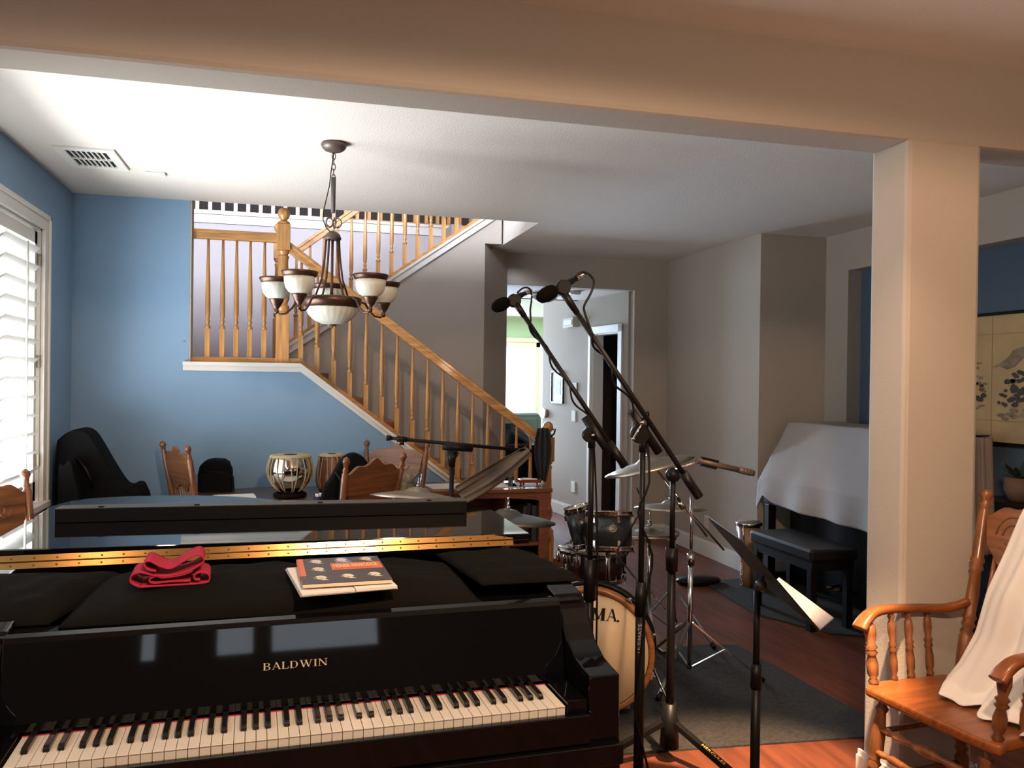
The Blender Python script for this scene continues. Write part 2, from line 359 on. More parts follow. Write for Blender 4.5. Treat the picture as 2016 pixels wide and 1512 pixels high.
# ------------------------------------------------------------------ window with plantation shutters
w1 = sroot('window_1', 'tall white window with plantation shutters')
cwd = 0.085
struct(B().box(XL, XL+0.022, WY1, WY1+cwd, WZ0-0.12, WZ1+cwd).box(XL, XL+0.022, WY0-cwd, WY0, WZ0-0.12, WZ1+cwd).box(XL, XL+0.022, WY0, WY1, WZ1, WZ1+cwd).box(XL, XL+0.022, WY0-cwd, WY1+cwd, WZ0-0.12, WZ0-0.02)
       .box(XL+0.022, XL+0.034, WY1+cwd-0.025, WY1+cwd, WZ0-0.1, WZ1+cwd).box(XL+0.022, XL+0.034, WY0, WY1+cwd, WZ1+cwd-0.025, WZ1+cwd), 'casing', TRIMW, parent=w1, bevel=0.003)
struct(B().box(XL-0.14, XL, WY1-0.012, WY1, WZ0, WZ1).box(XL-0.14, XL, WY0, WY0+0.012, WZ0, WZ1).box(XL-0.14, XL, WY0, WY1, WZ1-0.012, WZ1).box(XL-0.14, XL+0.05, WY0-0.05, WY1+0.05, WZ0-0.02, WZ0+0.012), 'jamb', TRIMW, parent=w1)
npan = 3; pw = (WY1-WY0-0.03)/npan
louver_me = None
for k in range(npan):
    y0 = WY0+0.015+k*pw; y1 = y0+pw-0.006
    fr = struct(B().box(XL-0.045, XL-0.015, y0, y0+0.045, WZ0+0.02, WZ1-0.02).box(XL-0.045, XL-0.015, y1-0.045, y1, WZ0+0.02, WZ1-0.02)
                .box(XL-0.045, XL-0.015, y0, y1, WZ1-0.09, WZ1-0.02).box(XL-0.045, XL-0.015, y0, y1, WZ0+0.02, WZ0+0.13), 'shutter_frame', TRIMW, parent=w1)
    zz = WZ0+0.18; i = 0
    while zz < WZ1-0.12:
        if louver_me is None:
            b = B(); n = 9
            prof = []
            for q in range(n):
                t = q/(n-1); prof.append((-0.055+0.11*t, 0.006*math.sin(math.pi*t)))
            for q in reversed(range(n)):
                t = q/(n-1); prof.append((-0.055+0.11*t, -0.006*math.sin(math.pi*t)-0.0005))
            b.prism(prof, -(pw-0.1)/2, (pw-0.1)/2, 'XZ')
            lo = b.obj('louver', TRIMW, fr); louver_me = lo.data
        else:
            lo = bpy.data.objects.new('louver', louver_me); C.objects.link(lo); lo.parent = fr
        lo.matrix_local = T((XL-0.03, (y0+y1)/2, zz)) @ RY(R_(-38+rnd.uniform(-2, 2)))
        zz += 0.104; i += 1
    rod = struct(B().bar((XL+0.03, (y0+y1)/2, WZ0+0.17), (XL+0.03, (y0+y1)/2, WZ1-0.12), 0.006, seg=6), 'tilt_rod', TRIMW, parent=fr)
hg = mat('hinge_metal', (0.25, 0.22, 0.17), 0.4, 0.8)
for z in (1.05, 1.62, 2.2):
    struct(B().box(XL-0.014, XL+0.004, WY1-0.03, WY1+0.006, z-0.035, z+0.035), 'hinge', hg, parent=w1)

# ------------------------------------------------------------------ railings
def baluster_bm(h=0.86, blk=0.24):
    b = B(); b.box(-0.0165, 0.0165, -0.0165, 0.0165, 0, blk-0.02)
    b.lathe([(0.021, blk-0.022), (0.0165, blk), (0.0095, blk+0.012), (0.013, blk+0.022), (0.0165, blk+0.032), (0.011, blk+0.045), (0.015, blk+0.06), (0.0175, blk+0.10), (0.0165, blk+0.25), (0.010, h-0.12), (0.0085, h)], 10)
    return b
bal0 = None
def put_bal(parent, x, y, z, nm='baluster', h=None):
    global bal0
    if bal0 is None:
        bal0 = baluster_bm().obj(nm, OAKR, parent); o = bal0
    else:
        o = bpy.data.objects.new(nm, bal0.data); C.objects.link(o); o.parent = parent
    o.location = (x, y, z)
    if h: o.scale = (1, 1, h/0.86)
    return o
def newel(parent, x, y, z0, z1, w=0.045):
    b = B(); hb_ = z0+(z1-z0)*0.33; ht = z1-0.30
    b.box(-w, w, -w, w, z0, hb_)
    b.lathe([(w*1.05, hb_), (w*0.75, hb_+0.015), (w*0.95, hb_+0.03), (w*0.95, hb_+0.05), (w*0.65, hb_+0.065), (w*0.95, hb_+0.10), (w*1.0, hb_+0.14), (w*0.72, hb_+0.19), (w*0.82, hb_+0.24),
             (w*0.72, ht-0.07), (w*0.85, ht-0.04), (w*0.62, ht-0.03), (w*0.95, ht-0.01), (w*0.95, ht)], 20)
    b.box(-w, w, -w, w, ht, ht+0.185)
    b.lathe([(w*0.9, ht+0.185), (w*0.95, ht+0.2), (w*0.5, ht+0.212), (w*0.55, ht+0.222), (w*0.85, ht+0.24), (w*0.95, ht+0.262), (w*0.8, ht+0.287), (w*0.4, ht+0.302), (0, ht+0.305)], 20)
    o = b.obj('newel_post', OAKR, parent, bevel=0.003); o.location = (x, y, 0); return o
def rail(parent, pts, y, w=0.06, h=0.06, name='handrail'):
    b = B()
    for (a, c) in zip(pts, pts[1:]):
        dx = c[0]-a[0]
        def q(p, dz): return (p[0], p[1]+dz)
        b.prism([q(a, -h*0.6), q(c, -h*0.6), q(c, h*0.25), q(a, h*0.25)], y-w*0.36, y+w*0.36)
        b.prism([q(a, h*0.05), q(c, h*0.05), q(c, h*0.45), q(a, h*0.45)], y-w*0.5, y+w*0.5)
    return b.obj(name, OAKRX, parent, bevel=0.004)
YR = YB+0.065
rl = thing('stair_railing', 'honey oak railing of the landing and lower stair flight', 'railing', (0, 0, 0))
xn = P(557, 600, y=YR).x
newel(rl, xn, YR, SZ0, 2.76-0.02, 0.046)
zr = P(460, 463, y=YR).z
rail(rl, [(-0.66, zr), (xn, zr)], YR, h=0.062)
ptop = P(575, 490, y=YR); pbot = P(1062, 862, y=YR)
rsl = (pbot.z-ptop.z)/(pbot.x-ptop.x)
rail(rl, [(xn+0.04, ptop.z+rsl*(xn+0.04-ptop.x)), (pbot.x+0.03, pbot.z+rsl*0.03)], YR, h=0.075)
strip([(-0.66, SZ0+0.012), (SX0, SZ0+0.012), (xe, ze+0.012)], 0, 0.035, YR-0.03, YR+0.03).obj('shoe_rail', OAKRX, rl)
for px in (408, 437, 464, 491, 519):
    put_bal(rl, P(px, 690, y=YR).x, YR, SZ0+0.03, h=zr-SZ0-0.06)
def zsh(x): return SZ0+0.03 if x < SX0 else SZ0+0.03-(x-SX0)*SL
for px in (591, 623, 656, 688, 720, 751, 781, 812, 842, 872, 902, 931, 961, 990, 1018, 1046):
    x = P(px, 760, y=YR).x
    zt = ptop.z+rsl*(x-ptop.x)
    put_bal(rl, x, YR, zsh(x), h=zt-zsh(x)-0.03)
xw = P(1078, 900, y=YR).x
newel(rl, xw, YR, 0.0, P(1078, 831, y=YR).z, 0.043)
# upper flight
ru = thing('upper_stair_railing', 'oak railing climbing right above the upper flight', 'railing', (0, 0, 0))
YU = Y2+0.05
a = P(575, 500, y=YU); c = P(690, 420, y=YU); us = (c.z-a.z)/(c.x-a.x)
rail(ru, [(0.02, a.z+us*(0.02-a.x)), (1.75, a.z+us*(1.75-a.x))], YU, h=0.07)
strip(up_pts, 0.012, 0.045, YU-0.03, YU+0.03).obj('shoe_rail', OAKRX, ru)
for px in (583, 610, 637, 664, 691, 718, 744, 770, 796, 821, 847, 872, 897):
    x = P(px, 560, y=YU).x; z = 1.80+usl*(x+0.02)+0.03
    put_bal(ru, x, YU, z, h=a.z+us*(x-a.x)-z-0.02)
newel(ru, P(549, 560, y=YU).x, YU, SZ0, 2.82, 0.045)
# balcony upstairs
rb = thing('balcony_railing', 'upstairs balcony railing just under the ceiling line', 'railing', (0, 0, 0))
YQ = Y3+0.05; x = -1.3
strip([(XL, 3.075), (4.0, 3.075)], 0, 0.02, YQ-0.03, YQ+0.03).obj('shoe_rail', OAKRX, rb)
rail(rb, [(XL, 3.98), (4.0, 3.98)], YQ)
while x < 3.9:
    put_bal(rb, x, YQ, 3.09); x += 0.113

# ------------------------------------------------------------------ chandelier
cx, cy = 0.204, 4.33
ch = thing('chandelier', 'bronze chandelier with five frosted glass cups and a bowl', 'chandelier', (cx, cy, 0))
B().lathe([(0.0, 2.74), (0.062, 2.738), (0.066, 2.728), (0.058, 2.712), (0.045, 2.70), (0.02, 2.692), (0.0, 2.690)], 28).obj('canopy', GREYMET, ch)
bz = 2.69
for k in range(5):
    b = B(); n = 10; pts = []
    for i in range(n):
        a = 2*math.pi*i/n; pts.append((0.009*math.cos(a), 0, 0.018*math.sin(a)))
    b.tube(pts, 0.0025, 6, closed=True)
    o = b.obj('chain_link', GREYMET, ch); o.matrix_local = T((0, 0, bz-0.018)) @ RZ(R_(90*k)); bz -= 0.027
SLEEVE = mat('grey_sleeve', (0.10, 0.09, 0.085), 0.6)
B().bar((0, 0, 2.385), (0, 0, 2.565), 0.0105, 0.0125, 12).obj('chain_sleeve', SLEEVE, ch)
B().tube([(0, 0, 2.69), (-0.012, 0, 2.60), (-0.02, 0, 2.52), (-0.035, 0, 2.45), (-0.048, 0, 2.39), (-0.05, 0, 2.35), (-0.035, 0, 2.31), (-0.01, 0, 2.285)], 0.003, 6).obj('cord', BLKS, ch)
for k in range(5):
    b = B(); n = 14
    a0 = 2*math.pi*k/5
    b.tube([(0.022+0.021*math.cos(2*math.pi*i/n), 0, 2.335+0.024*math.sin(2*math.pi*i/n)) for i in range(n)], 0.003, 6, closed=True)
    o = b.obj('scroll_ring', GREYMET, ch); o.matrix_local = RZ(a0)
B().lathe([(0, 2.292), (0.018, 2.290), (0.036, 2.275), (0.043, 2.255), (0.040, 2.248), (0, 2.246)], 24).obj('cap', GREYMET, ch)
GLASS = mat('frosted_glass_shade', (0.62, 0.64, 0.56), 0.35, sub=0.0, trans=0.0)
def fluted(prof, seg=48, flute=24, amp=0.02, b=None, M=None):
    b = b or B(); rings = []; allv = []
    for r, z in prof:
        if r < 1e-5: ring = [b.bm.verts.new((0, 0, z))]
        else: ring = [b.bm.verts.new((r*(1+amp*math.cos(flute*2*math.pi*i/seg))*math.cos(2*math.pi*i/seg), r*(1+amp*math.cos(flute*2*math.pi*i/seg))*math.sin(2*math.pi*i/seg), z)) for i in range(seg)]
        rings.append(ring); allv += ring
    for p, q in zip(rings, rings[1:]):
        for i in range(seg):
            j = (i+1) % seg; u = []
            for v in (p[i % len(p)], p[j % len(p)], q[j % len(q)], q[i % len(q)]):
                if v not in u: u.append(v)
            if len(u) > 2: f = b.bm.faces.new(u); f.smooth = True
    if M is not None:
        for v in allv: v.co = M @ v.co
    return b
first = None
RA = 0.285; rim = 2.045
armp = [(0.034, 0, 2.25), (0.040, 0, 2.16), (0.055, 0, 2.05), (0.085, 0, 1.965), (0.12, 0, 1.94), (0.15, 0, 1.945), (0.18, 0, 1.935), (0.205, 0, 1.90), (0.235, 0, 1.872), (0.27, 0, 1.868), (RA, 0, 1.885)]
proto = []
for k, adeg in enumerate((52, 124, 196, 268, 340)):
    # angle 0 points to the camera, positive to the right
    th = R_(adeg); dx = math.sin(th)*math.cos(YAW)-math.cos(th)*math.sin(YAW); dy = -math.cos(th)*math.cos(YAW)-math.sin(th)*math.sin(YAW)
    M = RZ(math.atan2(dy, dx))
    if not proto:
        arm = B().tube(armp, 0.0055, 8).obj('arm', BRONZE, ch)
        cup = B().lathe([(0, 1.868), (0.010, 1.872), (0.012, 1.885), (0.008, 1.892), (0.022, 1.912), (0.034, 1.935), (0.037, 1.943), (0.037, 1.95), (0.0, 1.95)], 20, T((RA, 0, 0))).obj('cup', BRONZE, arm)
        sh = fluted([(0.034, 1.945), (0.052, 1.955), (0.066, 1.975), (0.072, 2.0), (0.074, 2.03), (0.072, 2.03), (0.068, 2.0), (0.05, 1.962), (0.03, 1.952), (0, 1.951)], 48, 16, 0.012, M=T((RA, 0, 0))).obj('shade', GLASS, arm)
        rm = B().lathe([(0.074, 2.028), (0.078, 2.03), (0.086, 2.045), (0.087, 2.052), (0.082, 2.054), (0.074, 2.04), (0.073, 2.03)], 32, T((RA, 0, 0))).obj('shade_rim', BRONZE, sh) if False else B().lathe([(0.074, 2.026), (0.079, 2.03), (0.086, 2.045), (0.087, 2.052), (0.082, 2.054), (0.0745, 2.04), (0.074, 2.026)], 32, T((RA, 0, 0))).obj('shade_rim', BRONZE, arm)
        arm.matrix_local = M; proto = [arm]
    else:
        c2 = copy_tree(arm, ch); c2.matrix_local = M
fluted([(0.130, 1.915), (0.127, 1.89), (0.113, 1.862), (0.087, 1.838), (0.052, 1.822), (0.0, 1.817), ], 72, 24, 0.012).obj('bowl', GLASS, ch)
B().lathe([(0.130, 1.903), (0.140, 1.912), (0.148, 1.93), (0.150, 1.95), (0.143, 1.956), (0.13, 1.945), (0.130, 1.903)], 40).obj('bowl_rim', BRONZE, ch)
B().lathe([(0, 1.796), (0.006, 1.80), (0.006, 1.808), (0.022, 1.812), (0.024, 1.82), (0, 1.824)], 20).obj('finial', GREYMET, ch)
B().bar((0, 0, 1.82), (0, 0, 2.25), 0.005, seg=8).obj('stem', BRONZE, ch)

# ceiling vent and the blank plate
vt = thing('ceiling_vent', 'white ceiling vent with black slots by the window wall', 'vent', (-1.05, 5.03, 2.74))
B().box(-0.16, 0.14, -0.22, -0.17, -0.012, 0).box(-0.16, 0.14, 0.17, 0.22, -0.012, 0).box(-0.16, -0.11, -0.17, 0.17, -0.012, 0).box(0.09, 0.14, -0.17, 0.17, -0.012, 0).obj('frame', TRIMW, vt, bevel=0.002)
B().box(-0.11, 0.09, -0.17, 0.17, -0.002, 0).obj('backing', mat('duct_black', (0.01, 0.01, 0.012), 0.8), vt)
B().box(-0.11, 0.09, -0.008, 0.008, -0.012, -0.003).obj('divider', TRIMW, vt)
for i in range(7):
    xx = -0.11+0.025*(i+1)-0.001
    o = B().box(xx-0.004, xx+0.004, -0.17, 0.17, -0.010, -0.003).obj('slat', TRIMW, vt)
tag(B().box(-0.83, -0.72, 5.26, 5.33, 2.728, 2.74).obj('ceiling_plate', TRIMW, bevel=0.004), 'small blank white plate on the ceiling beside the vent', 'plate')
tag(B().lathe([(0, 0), (0.006, 0), (0.006, 0.01), (0, 0.012)], 12, T((-0.70, YB, 1.78)) @ RX(R_(90))).obj('wall_screw', CHROME), 'tiny silver screw head in the blue wall by the railing', 'screw')

# ------------------------------------------------------------------ grand piano
PRZ = R_(2.2); PX, PY = 0.055, 1.925
gp = thing('grand_piano', 'black lacquered grand piano with open keyboard and folded lid', 'piano', (PX, PY, 0), PRZ)
def PL(x, y):
    dx, dy = x-PX, y-PY
    return (dx*math.cos(PRZ)+dy*math.sin(PRZ), -dx*math.sin(PRZ)+dy*math.cos(PRZ))
def rounded(pts, n=6):   # Catmull-Rom through points
    out = []
    m = len(pts)
    for i in range(m-1):
        p0 = Vector(pts[max(i-1, 0)]); p1 = Vector(pts[i]); p2 = Vector(pts[i+1]); p3 = Vector(pts[min(i+2, m-1)])
        for k in range(n):
            t = k/n
            out.append(tuple(0.5*((2*p1)+(-p0+p2)*t+(2*p0-5*p1+4*p2-p3)*t*t+(-p0+3*p1-3*p2+p3)*t**3)))
    out.append(pts[-1]); return out
curve = [(0.800, 3.22), (0.795, 3.33), (0.72, 3.40), (0.45, 3.47), (0.22, 3.56), (0.07, 3.69), (-0.05, 3.83), (-0.22, 3.97), (-0.48, 4.06), (-0.76, 4.05), (-0.90, 3.96), (-0.945, 3.80)]
lidout = [PL(*p) for p in ([(-0.90, 2.80), (0.805, 2.755)] + rounded(curve, 4))]
def shrink(poly, d):
    cxx = sum(p[0] for p in poly)/len(poly); cyy = sum(p[1] for p in poly)/len(poly)
    return [(p[0]+(cxx-p[0])*d, p[1]+(cyy-p[1])*d) for p in poly]
# lid sits on the case
B().prism(lidout, 0.985, 1.003, 'XY').obj('lid', BLK, gp, bevel=0.004)
fl = [PL(-0.90, 2.795), PL(0.805, 2.75), PL(0.800, 3.30), PL(-0.90, 3.345)]
B().prism(fl, 1.0035, 1.0215, 'XY').obj('lid_flap', BLK, gp, bevel=0.003)
caseout = [PL(-0.87, 2.22), PL(0.79, 2.22)] + shrink([PL(*p) for p in rounded(curve, 4)], 0.03)
B().prism(caseout, 0.62, 0.925, 'XY').obj('case', BLK, gp, bevel=0.006)
B().prism(shrink([PL(*p) for p in [(-0.86, 2.86), (0.78, 2.84)]]+[PL(*p) for p in rounded(curve, 4)], 0.05), 0.9255, 0.9845, 'XY').obj('inner_rim', BLKS, gp)
# brass continuous hinge, two leaves on the stacked edges
h0, h1 = PL(-0.805, 2.79), PL(0.745, 2.752)
hy = min(h0[1], h1[1])-0.004
MHI = T((0, hy-0.004, 0.9835)) @ RX(-R_(23))      # leaves lean back from the lid edge
b = B(); b.box(h0[0], h1[0], -0.003, 0, 0.0, 0.019, MHI); b.box(h0[0], h1[0], -0.003, 0, 0.021, 0.040, MHI)
hinge = b.obj('brass_hinge', BRASS, gp, bevel=0.0006)
b = B(); b.bar(MHI @ Vector((h0[0], -0.003, 0.020)), MHI @ Vector((h1[0], -0.003, 0.020)), 0.0022, seg=8); b.obj('knuckle', BRASS, hinge)
n = 26
for row, zz in enumerate((0.0095, 0.0305)):
    for i in range(n):
        xx = h0[0]+0.03+(h1[0]-h0[0]-0.06)*i/(n-1)
        if row == 0 and i == 0:
            s_ = B().lathe([(0.0032, 0), (0.0028, 0.0012), (0, 0.0018)], 8).obj('screw', BRASS, hinge); sme = s_.data
        else:
            s_ = bpy.data.objects.new('screw', sme); C.objects.link(s_); s_.parent = hinge
        s_.matrix_local = MHI @ T((xx, -0.003, zz)) @ RX(R_(90))
# front shelf and music-shelf ledges in front of the lid
B().box(-0.92, 0.74, 0.22, 0.30, 0.925, 0.948).box(-0.92, 0.74, 0.72, 0.79, 0.9255, 0.944).obj('front_ledge', BLK, gp, bevel=0.004)
B().box(-0.74, 0.70, 0.755, 0.77, 0.9445, 0.9475).obj('desk_slide', BRASS, gp)
# arms
prof = [(0.83, 0.60), (0.83, 0.965), (0.32, 0.965), (0.25, 0.955), (0.205, 0.925), (0.18, 0.89), (0.15, 0.855), (0.09, 0.828), (0.04, 0.82), (-0.01, 0.815), (-0.015, 0.60)]
for x0, x1 in ((0.672, 0.755), (-0.86, -0.665)):
    B().prism(prof, x0, x1, 'YZ').obj('arm', BLK, gp, bevel=0.006, seg=3)
for x0, x1 in ((0.617, 0.671), (-0.664, -0.617)):
    B().box(x0, x1, -0.005, 0.16, 0.70, 0.758).obj('cheek_block', BLK, gp, bevel=0.004)
# fallboard
fp = [(0.155, 0.752), (0.155, 0.772), (0.1955, 0.940), (0.203, 0.951), (0.220, 0.956), (0.245, 0.950), (0.245, 0.752)]
fbd = B().prism(fp, -0.664, 0.671, 'YZ').obj('fallboard', BLK, gp, bevel=0.003, seg=3)
tilt = math.atan2(0.037, 0.153)
# serif lettering built from strokes
SERIF = {
 'B': (0.72, [((0.12, 0), (0.12, 1), 0.15), ((0, 0.02), (0.4, 0.02), 0.04), ((0, 0.98), (0.4, 0.98), 0.04), ((0.12, 0.52), (0.42, 0.52), 0.04)], [((0.38, 0.755), 0.24, 0.225, -90, 90, 0.05, 0.13), ((0.40, 0.265), 0.28, 0.245, -90, 90, 0.05, 0.14)]),
 'A': (0.86, [((0.10, 0), (0.43, 1.0), 0.05), ((0.43, 1.0), (0.76, 0), 0.14), ((0.2, 0.34), (0.62, 0.34), 0.045), ((0, 0.02), (0.22, 0.02), 0.04), ((0.62, 0.02), (0.90, 0.02), 0.04)], []),
 'L': (0.68, [((0.14, 0), (0.14, 1), 0.15), ((0, 0.98), (0.3, 0.98), 0.04), ((0, 0.02), (0.62, 0.02), 0.05), ((0.60, 0.0), (0.63, 0.28), 0.05)], []),
 'D': (0.88, [((0.14, 0), (0.14, 1), 0.15), ((0, 0.02), (0.42, 0.02), 0.04), ((0, 0.98), (0.42, 0.98), 0.04)], [((0.38, 0.5), 0.40, 0.48, -90, 90, 0.05, 0.15)]),
 'W': (1.26, [((0.10, 1), (0.38, 0), 0.14), ((0.38, 0), (0.62, 0.95), 0.05), ((0.58, 1), (0.86, 0), 0.14), ((0.86, 0), (1.12, 1), 0.05), ((0, 0.98), (0.26, 0.98), 0.04), ((0.46, 0.98), (0.74, 0.98), 0.04), ((1.0, 0.98), (1.24, 0.98), 0.04)], []),
 'I': (0.36, [((0.16, 0), (0.16, 1), 0.15), ((0.02, 0.02), (0.30, 0.02), 0.04), ((0.02, 0.98), (0.30, 0.98), 0.04)], []),
 'N': (0.92, [((0.12, 0), (0.12, 1), 0.05), ((0.12, 1), (0.76, 0), 0.15), ((0.76, 0), (0.76, 1), 0.05), ((0, 0.02), (0.26, 0.02), 0.04), ((0, 0.98), (0.20, 0.98), 0.04), ((0.62, 0.98), (0.90, 0.98), 0.04)], []),
 'T': (0.82, [((0.39, 0), (0.39, 1), 0.17), ((0.02, 0.96), (0.76, 0.96), 0.08), ((0.03, 0.76), (0.03, 1), 0.05), ((0.75, 0.76), (0.75, 1), 0.05), ((0.2, 0.02), (0.58, 0.02), 0.04)], []),
 'M': (1.10, [((0.12, 0), (0.12, 1), 0.07), ((0.14, 1), (0.50, 0.08), 0.18), ((0.50, 0.08), (0.86, 1), 0.07), ((0.88, 0), (0.88, 1), 0.20), ((0, 0.02), (0.26, 0.02), 0.05), ((0.7, 0.02), (1.06, 0.02), 0.05), ((0, 0.98), (0.22, 0.98), 0.05), ((0.82, 0.98), (1.06, 0.98), 0.05)], []),
}
def letters(text, h, M, th=0.0006, gap=0.10, slant=0.0, bold=1.0):
    b = B(); x = 0; k = 0
    for chh in text:
        wd, st, arcs = SERIF[chh]
        def q(u, v): return ((x+u+slant*v)*h, v*h)
        for (p0, p1, tw) in st:
            tw *= bold; k += 1; e = th+k*1e-6
            if abs(p1[0]-p0[0]) > abs(p1[1]-p0[1]) and abs(p1[1]-p0[1]) < 0.01:
                poly = [q(p0[0], p0[1]-tw/2), q(p1[0], p1[1]-tw/2), q(p1[0], p1[1]+tw/2), q(p0[0], p0[1]+tw/2)]
            else:
                poly = [q(p0[0]-tw/2, p0[1]), q(p1[0]-tw/2, p1[1]), q(p1[0]+tw/2, p1[1]), q(p0[0]+tw/2, p0[1])]
            b.prism(poly, 0, e, 'XY', M)
        for (c0, rx, ry, a0, a1, tv, tm) in arcs:
            N = 12
            for i in range(N):
                ts = [R_(a0+(a1-a0)*(i+s)/N) for s in (0, 1)]
                w_ = [tv+(tm-tv)*max(0, math.cos(t)) for t in ts]
                poly = [q(c0[0]+rx*math.cos(t), c0[1]+ry*math.sin(t)) for t in ts] + [q(c0[0]+(rx-w2_)*math.cos(t), c0[1]+(ry-w2_*0.4-0.0)*math.sin(t)) for t, w2_ in zip(ts[::-1], w_[::-1])]
                b.prism(poly, 0, th+3e-5, 'XY', M)
        x += wd+gap
    return b, x*h
GOLD = mat('gilt_lettering', (0.55, 0.47, 0.32), 0.4, 0.3)
zc = 0.840; yc = 0.155+(zc-0.772)/0.153*0.037-0.0006
Mt = T((-0.102, yc, zc)) @ RX(R_(90)-tilt)
b, wd = letters('BALDWIN', 0.0165, Mt @ Matrix.Diagonal((1.47, 1, 1, 1)))
b.obj('gilt_letters', GOLD, fbd)
B().box(-0.613, 0.613, 0.1515, 0.1545, 0.738, 0.7463).obj('red_felt_strip', REDF, gp)
# keyboard: 52 white and 36 black keys
KW = 1.226/52; wm = None; bmh = None
for i in range(52):
    xx = -0.613+KW*i
    if wm is None:
        o = B().box(0.0006, KW-0.0006, 0, 0.151, 0.723, 0.745).box(0.0006, KW-0.0006, -0.002, 0.01, 0.7425, 0.7452).obj('white_key', IVORY, gp, bevel=0.0009); wm = o.data
        o.location = (xx, 0, 0); mdf = o.modifiers[0]
    else:
        o = bpy.data.objects.new('white_key', wm); C.objects.link(o); o.parent = gp; o.location = (xx, 0, 0)
        md = o.modifiers.new('bevel', 'BEVEL'); md.width = 0.0009; md.segments = 2; md.limit_method = 'ANGLE'
for i in range(51):
    nn = (i+5) % 7      # i=0 is A; black keys after A, C, D, F, G
    note = 'CDEFGAB'[nn]
    if note in 'EB': continue
    off = {'C': -0.0025, 'D': 0.0025, 'F': -0.003, 'G': 0, 'A': 0.003}[note]
    xx = -0.613+KW*(i+1)+off
    if bmh is None:
        b = B(); b.prism([(0.054, 0.7455), (0.151, 0.7455), (0.151, 0.7575), (0.062, 0.7575), (0.056, 0.753)], -0.0065, 0.0065, 'YZ')
        o = b.obj('black_key', EBONY, gp, bevel=0.0012); bmh = o.data
    else:
        o = bpy.data.objects.new('black_key', bmh); C.objects.link(o); o.parent = gp
        md = o.modifiers.new('bevel', 'BEVEL'); md.width = 0.0012; md.segments = 2; md.limit_method = 'ANGLE'
    o.location = (xx, 0, 0)
B().box(-0.664, 0.671, 0.0, 0.245, 0.70, 0.7225).obj('key_frame', BLKS, gp)
B().box(-0.664, 0.671, -0.028, -0.008, 0.655, 0.728).obj('key_slip', BLK, gp, bevel=0.005, seg=3)
B().box(-0.86, 0.755, -0.04, 0.5, 0.60, 0.652).box(-0.86, 0.755, -0.02, 0.5, 0.575, 0.6).obj('key_bed', BLK, gp, bevel=0.005, seg=3)
for (lx, ly) in ((0.66, 0.35), (-0.78, 0.35), (-0.55, 1.85)):
    B().box(-0.06, 0.06, -0.06, 0.06, 0.05, 0.62).box(-0.075, 0.075, -0.075, 0.075, 0.52, 0.60).obj('leg', BLK, gp, bevel=0.008).location = (lx, ly, 0)
    B().lathe([(0.02, 0.0), (0.025, 0.025), (0.02, 0.05)], 12).obj('caster', BRASS, gp).location = (lx, ly, 0)
b = B(); b.box(-0.10, -0.06, 0.55, 0.59, 0.12, 0.62).box(0.04, 0.08, 0.55, 0.59, 0.12, 0.62).box(-0.12, 0.10, 0.52, 0.62, 0.07, 0.13)
b.obj('pedal_lyre', BLK, gp, bevel=0.005)
for xx in (-0.08, -0.01, 0.06):
    B().box(xx-0.015, xx+0.015, 0.40, 0.53, 0.075, 0.09).obj('pedal', BRASS, gp, bevel=0.005)

# long black bar lying across the lid flap
bx0 = P(107, 1030, z=1.022); bx1 = P(919, 1011, z=1.022)
dirb = (bx1-bx0); Lb = dirb.length; angb = math.atan2(dirb.y, dirb.x)
bar_ = thing('keyboard_case', 'long low black box lying across the piano lid', 'case', (bx0.x, bx0.y, 1.0222), angb)
B().box(0, Lb, 0, 0.085, 0.0, 0.049).obj('body', BLKS, bar_, bevel=0.002)
B().box(0.0, Lb, 0.0, 0.085, 0.0492, 0.0505).obj('top_edge', mat('dusty_grey_plastic', (0.06, 0.06, 0.055), 0.5), bar_)
for t in (0.1, 0.32, 0.62, 0.9):
    B().cbox((Lb*t, 0.02, 0.0525), (0.018, 0.012, 0.004)).obj('latch', BLKS, bar_)

# black cloths over the piano front
def drape(name, label, pts_fn, nu, nv, m, solid=0.004, cat='cloth'):
    o = B().grid(pts_fn, nu, nv).obj(name, m, solid=solid); return tag(o, label, cat)
def cush(x0, x1, y0, y1, z0, h, seed, skew=0.0, hang=0.0):
    def fn(u, v):
        x = x0+(x1-x0)*u+skew*(v-0.5); y = y0+(y1-y0)*v
        e = min(1, 6*min(u, 1-u))**0.5 * min(1, 5*min(v, 1-v))**0.5
        z = z0+h*e*(0.85+0.25*noise.noise(Vector((x*4+seed, y*5, seed))))+0.008*noise.noise(Vector((x*14, y*14, seed)))*e
        return (x, y, z)
    return fn
drape('black_cloth', 'black padded cloth across the middle of the piano front', cush(-0.52, 0.50, 2.165, 2.66, 0.951, 0.055, 3.0), 40, 20, CLOTHB)
drape('black_cloth', 'black cloth bunched over the left end of the piano front', cush(-0.86, -0.50, 2.20, 2.68, 0.951, 0.050, 9.0, 0.10), 24, 20, CLOTHB)
drape('black_cloth', 'flat black cloth over the right end of the piano front', cush(0.50, 0.80, 2.28, 2.72, 0.970, 0.028, 5.0, -0.06), 24, 20, CLOTHB)
drape('red_cloth', 'dark red cloth peeking out at the piano left end', cush(-0.84, -0.57, 2.205, 2.235, 0.951, 0.01, 2.0), 16, 6, REDF)

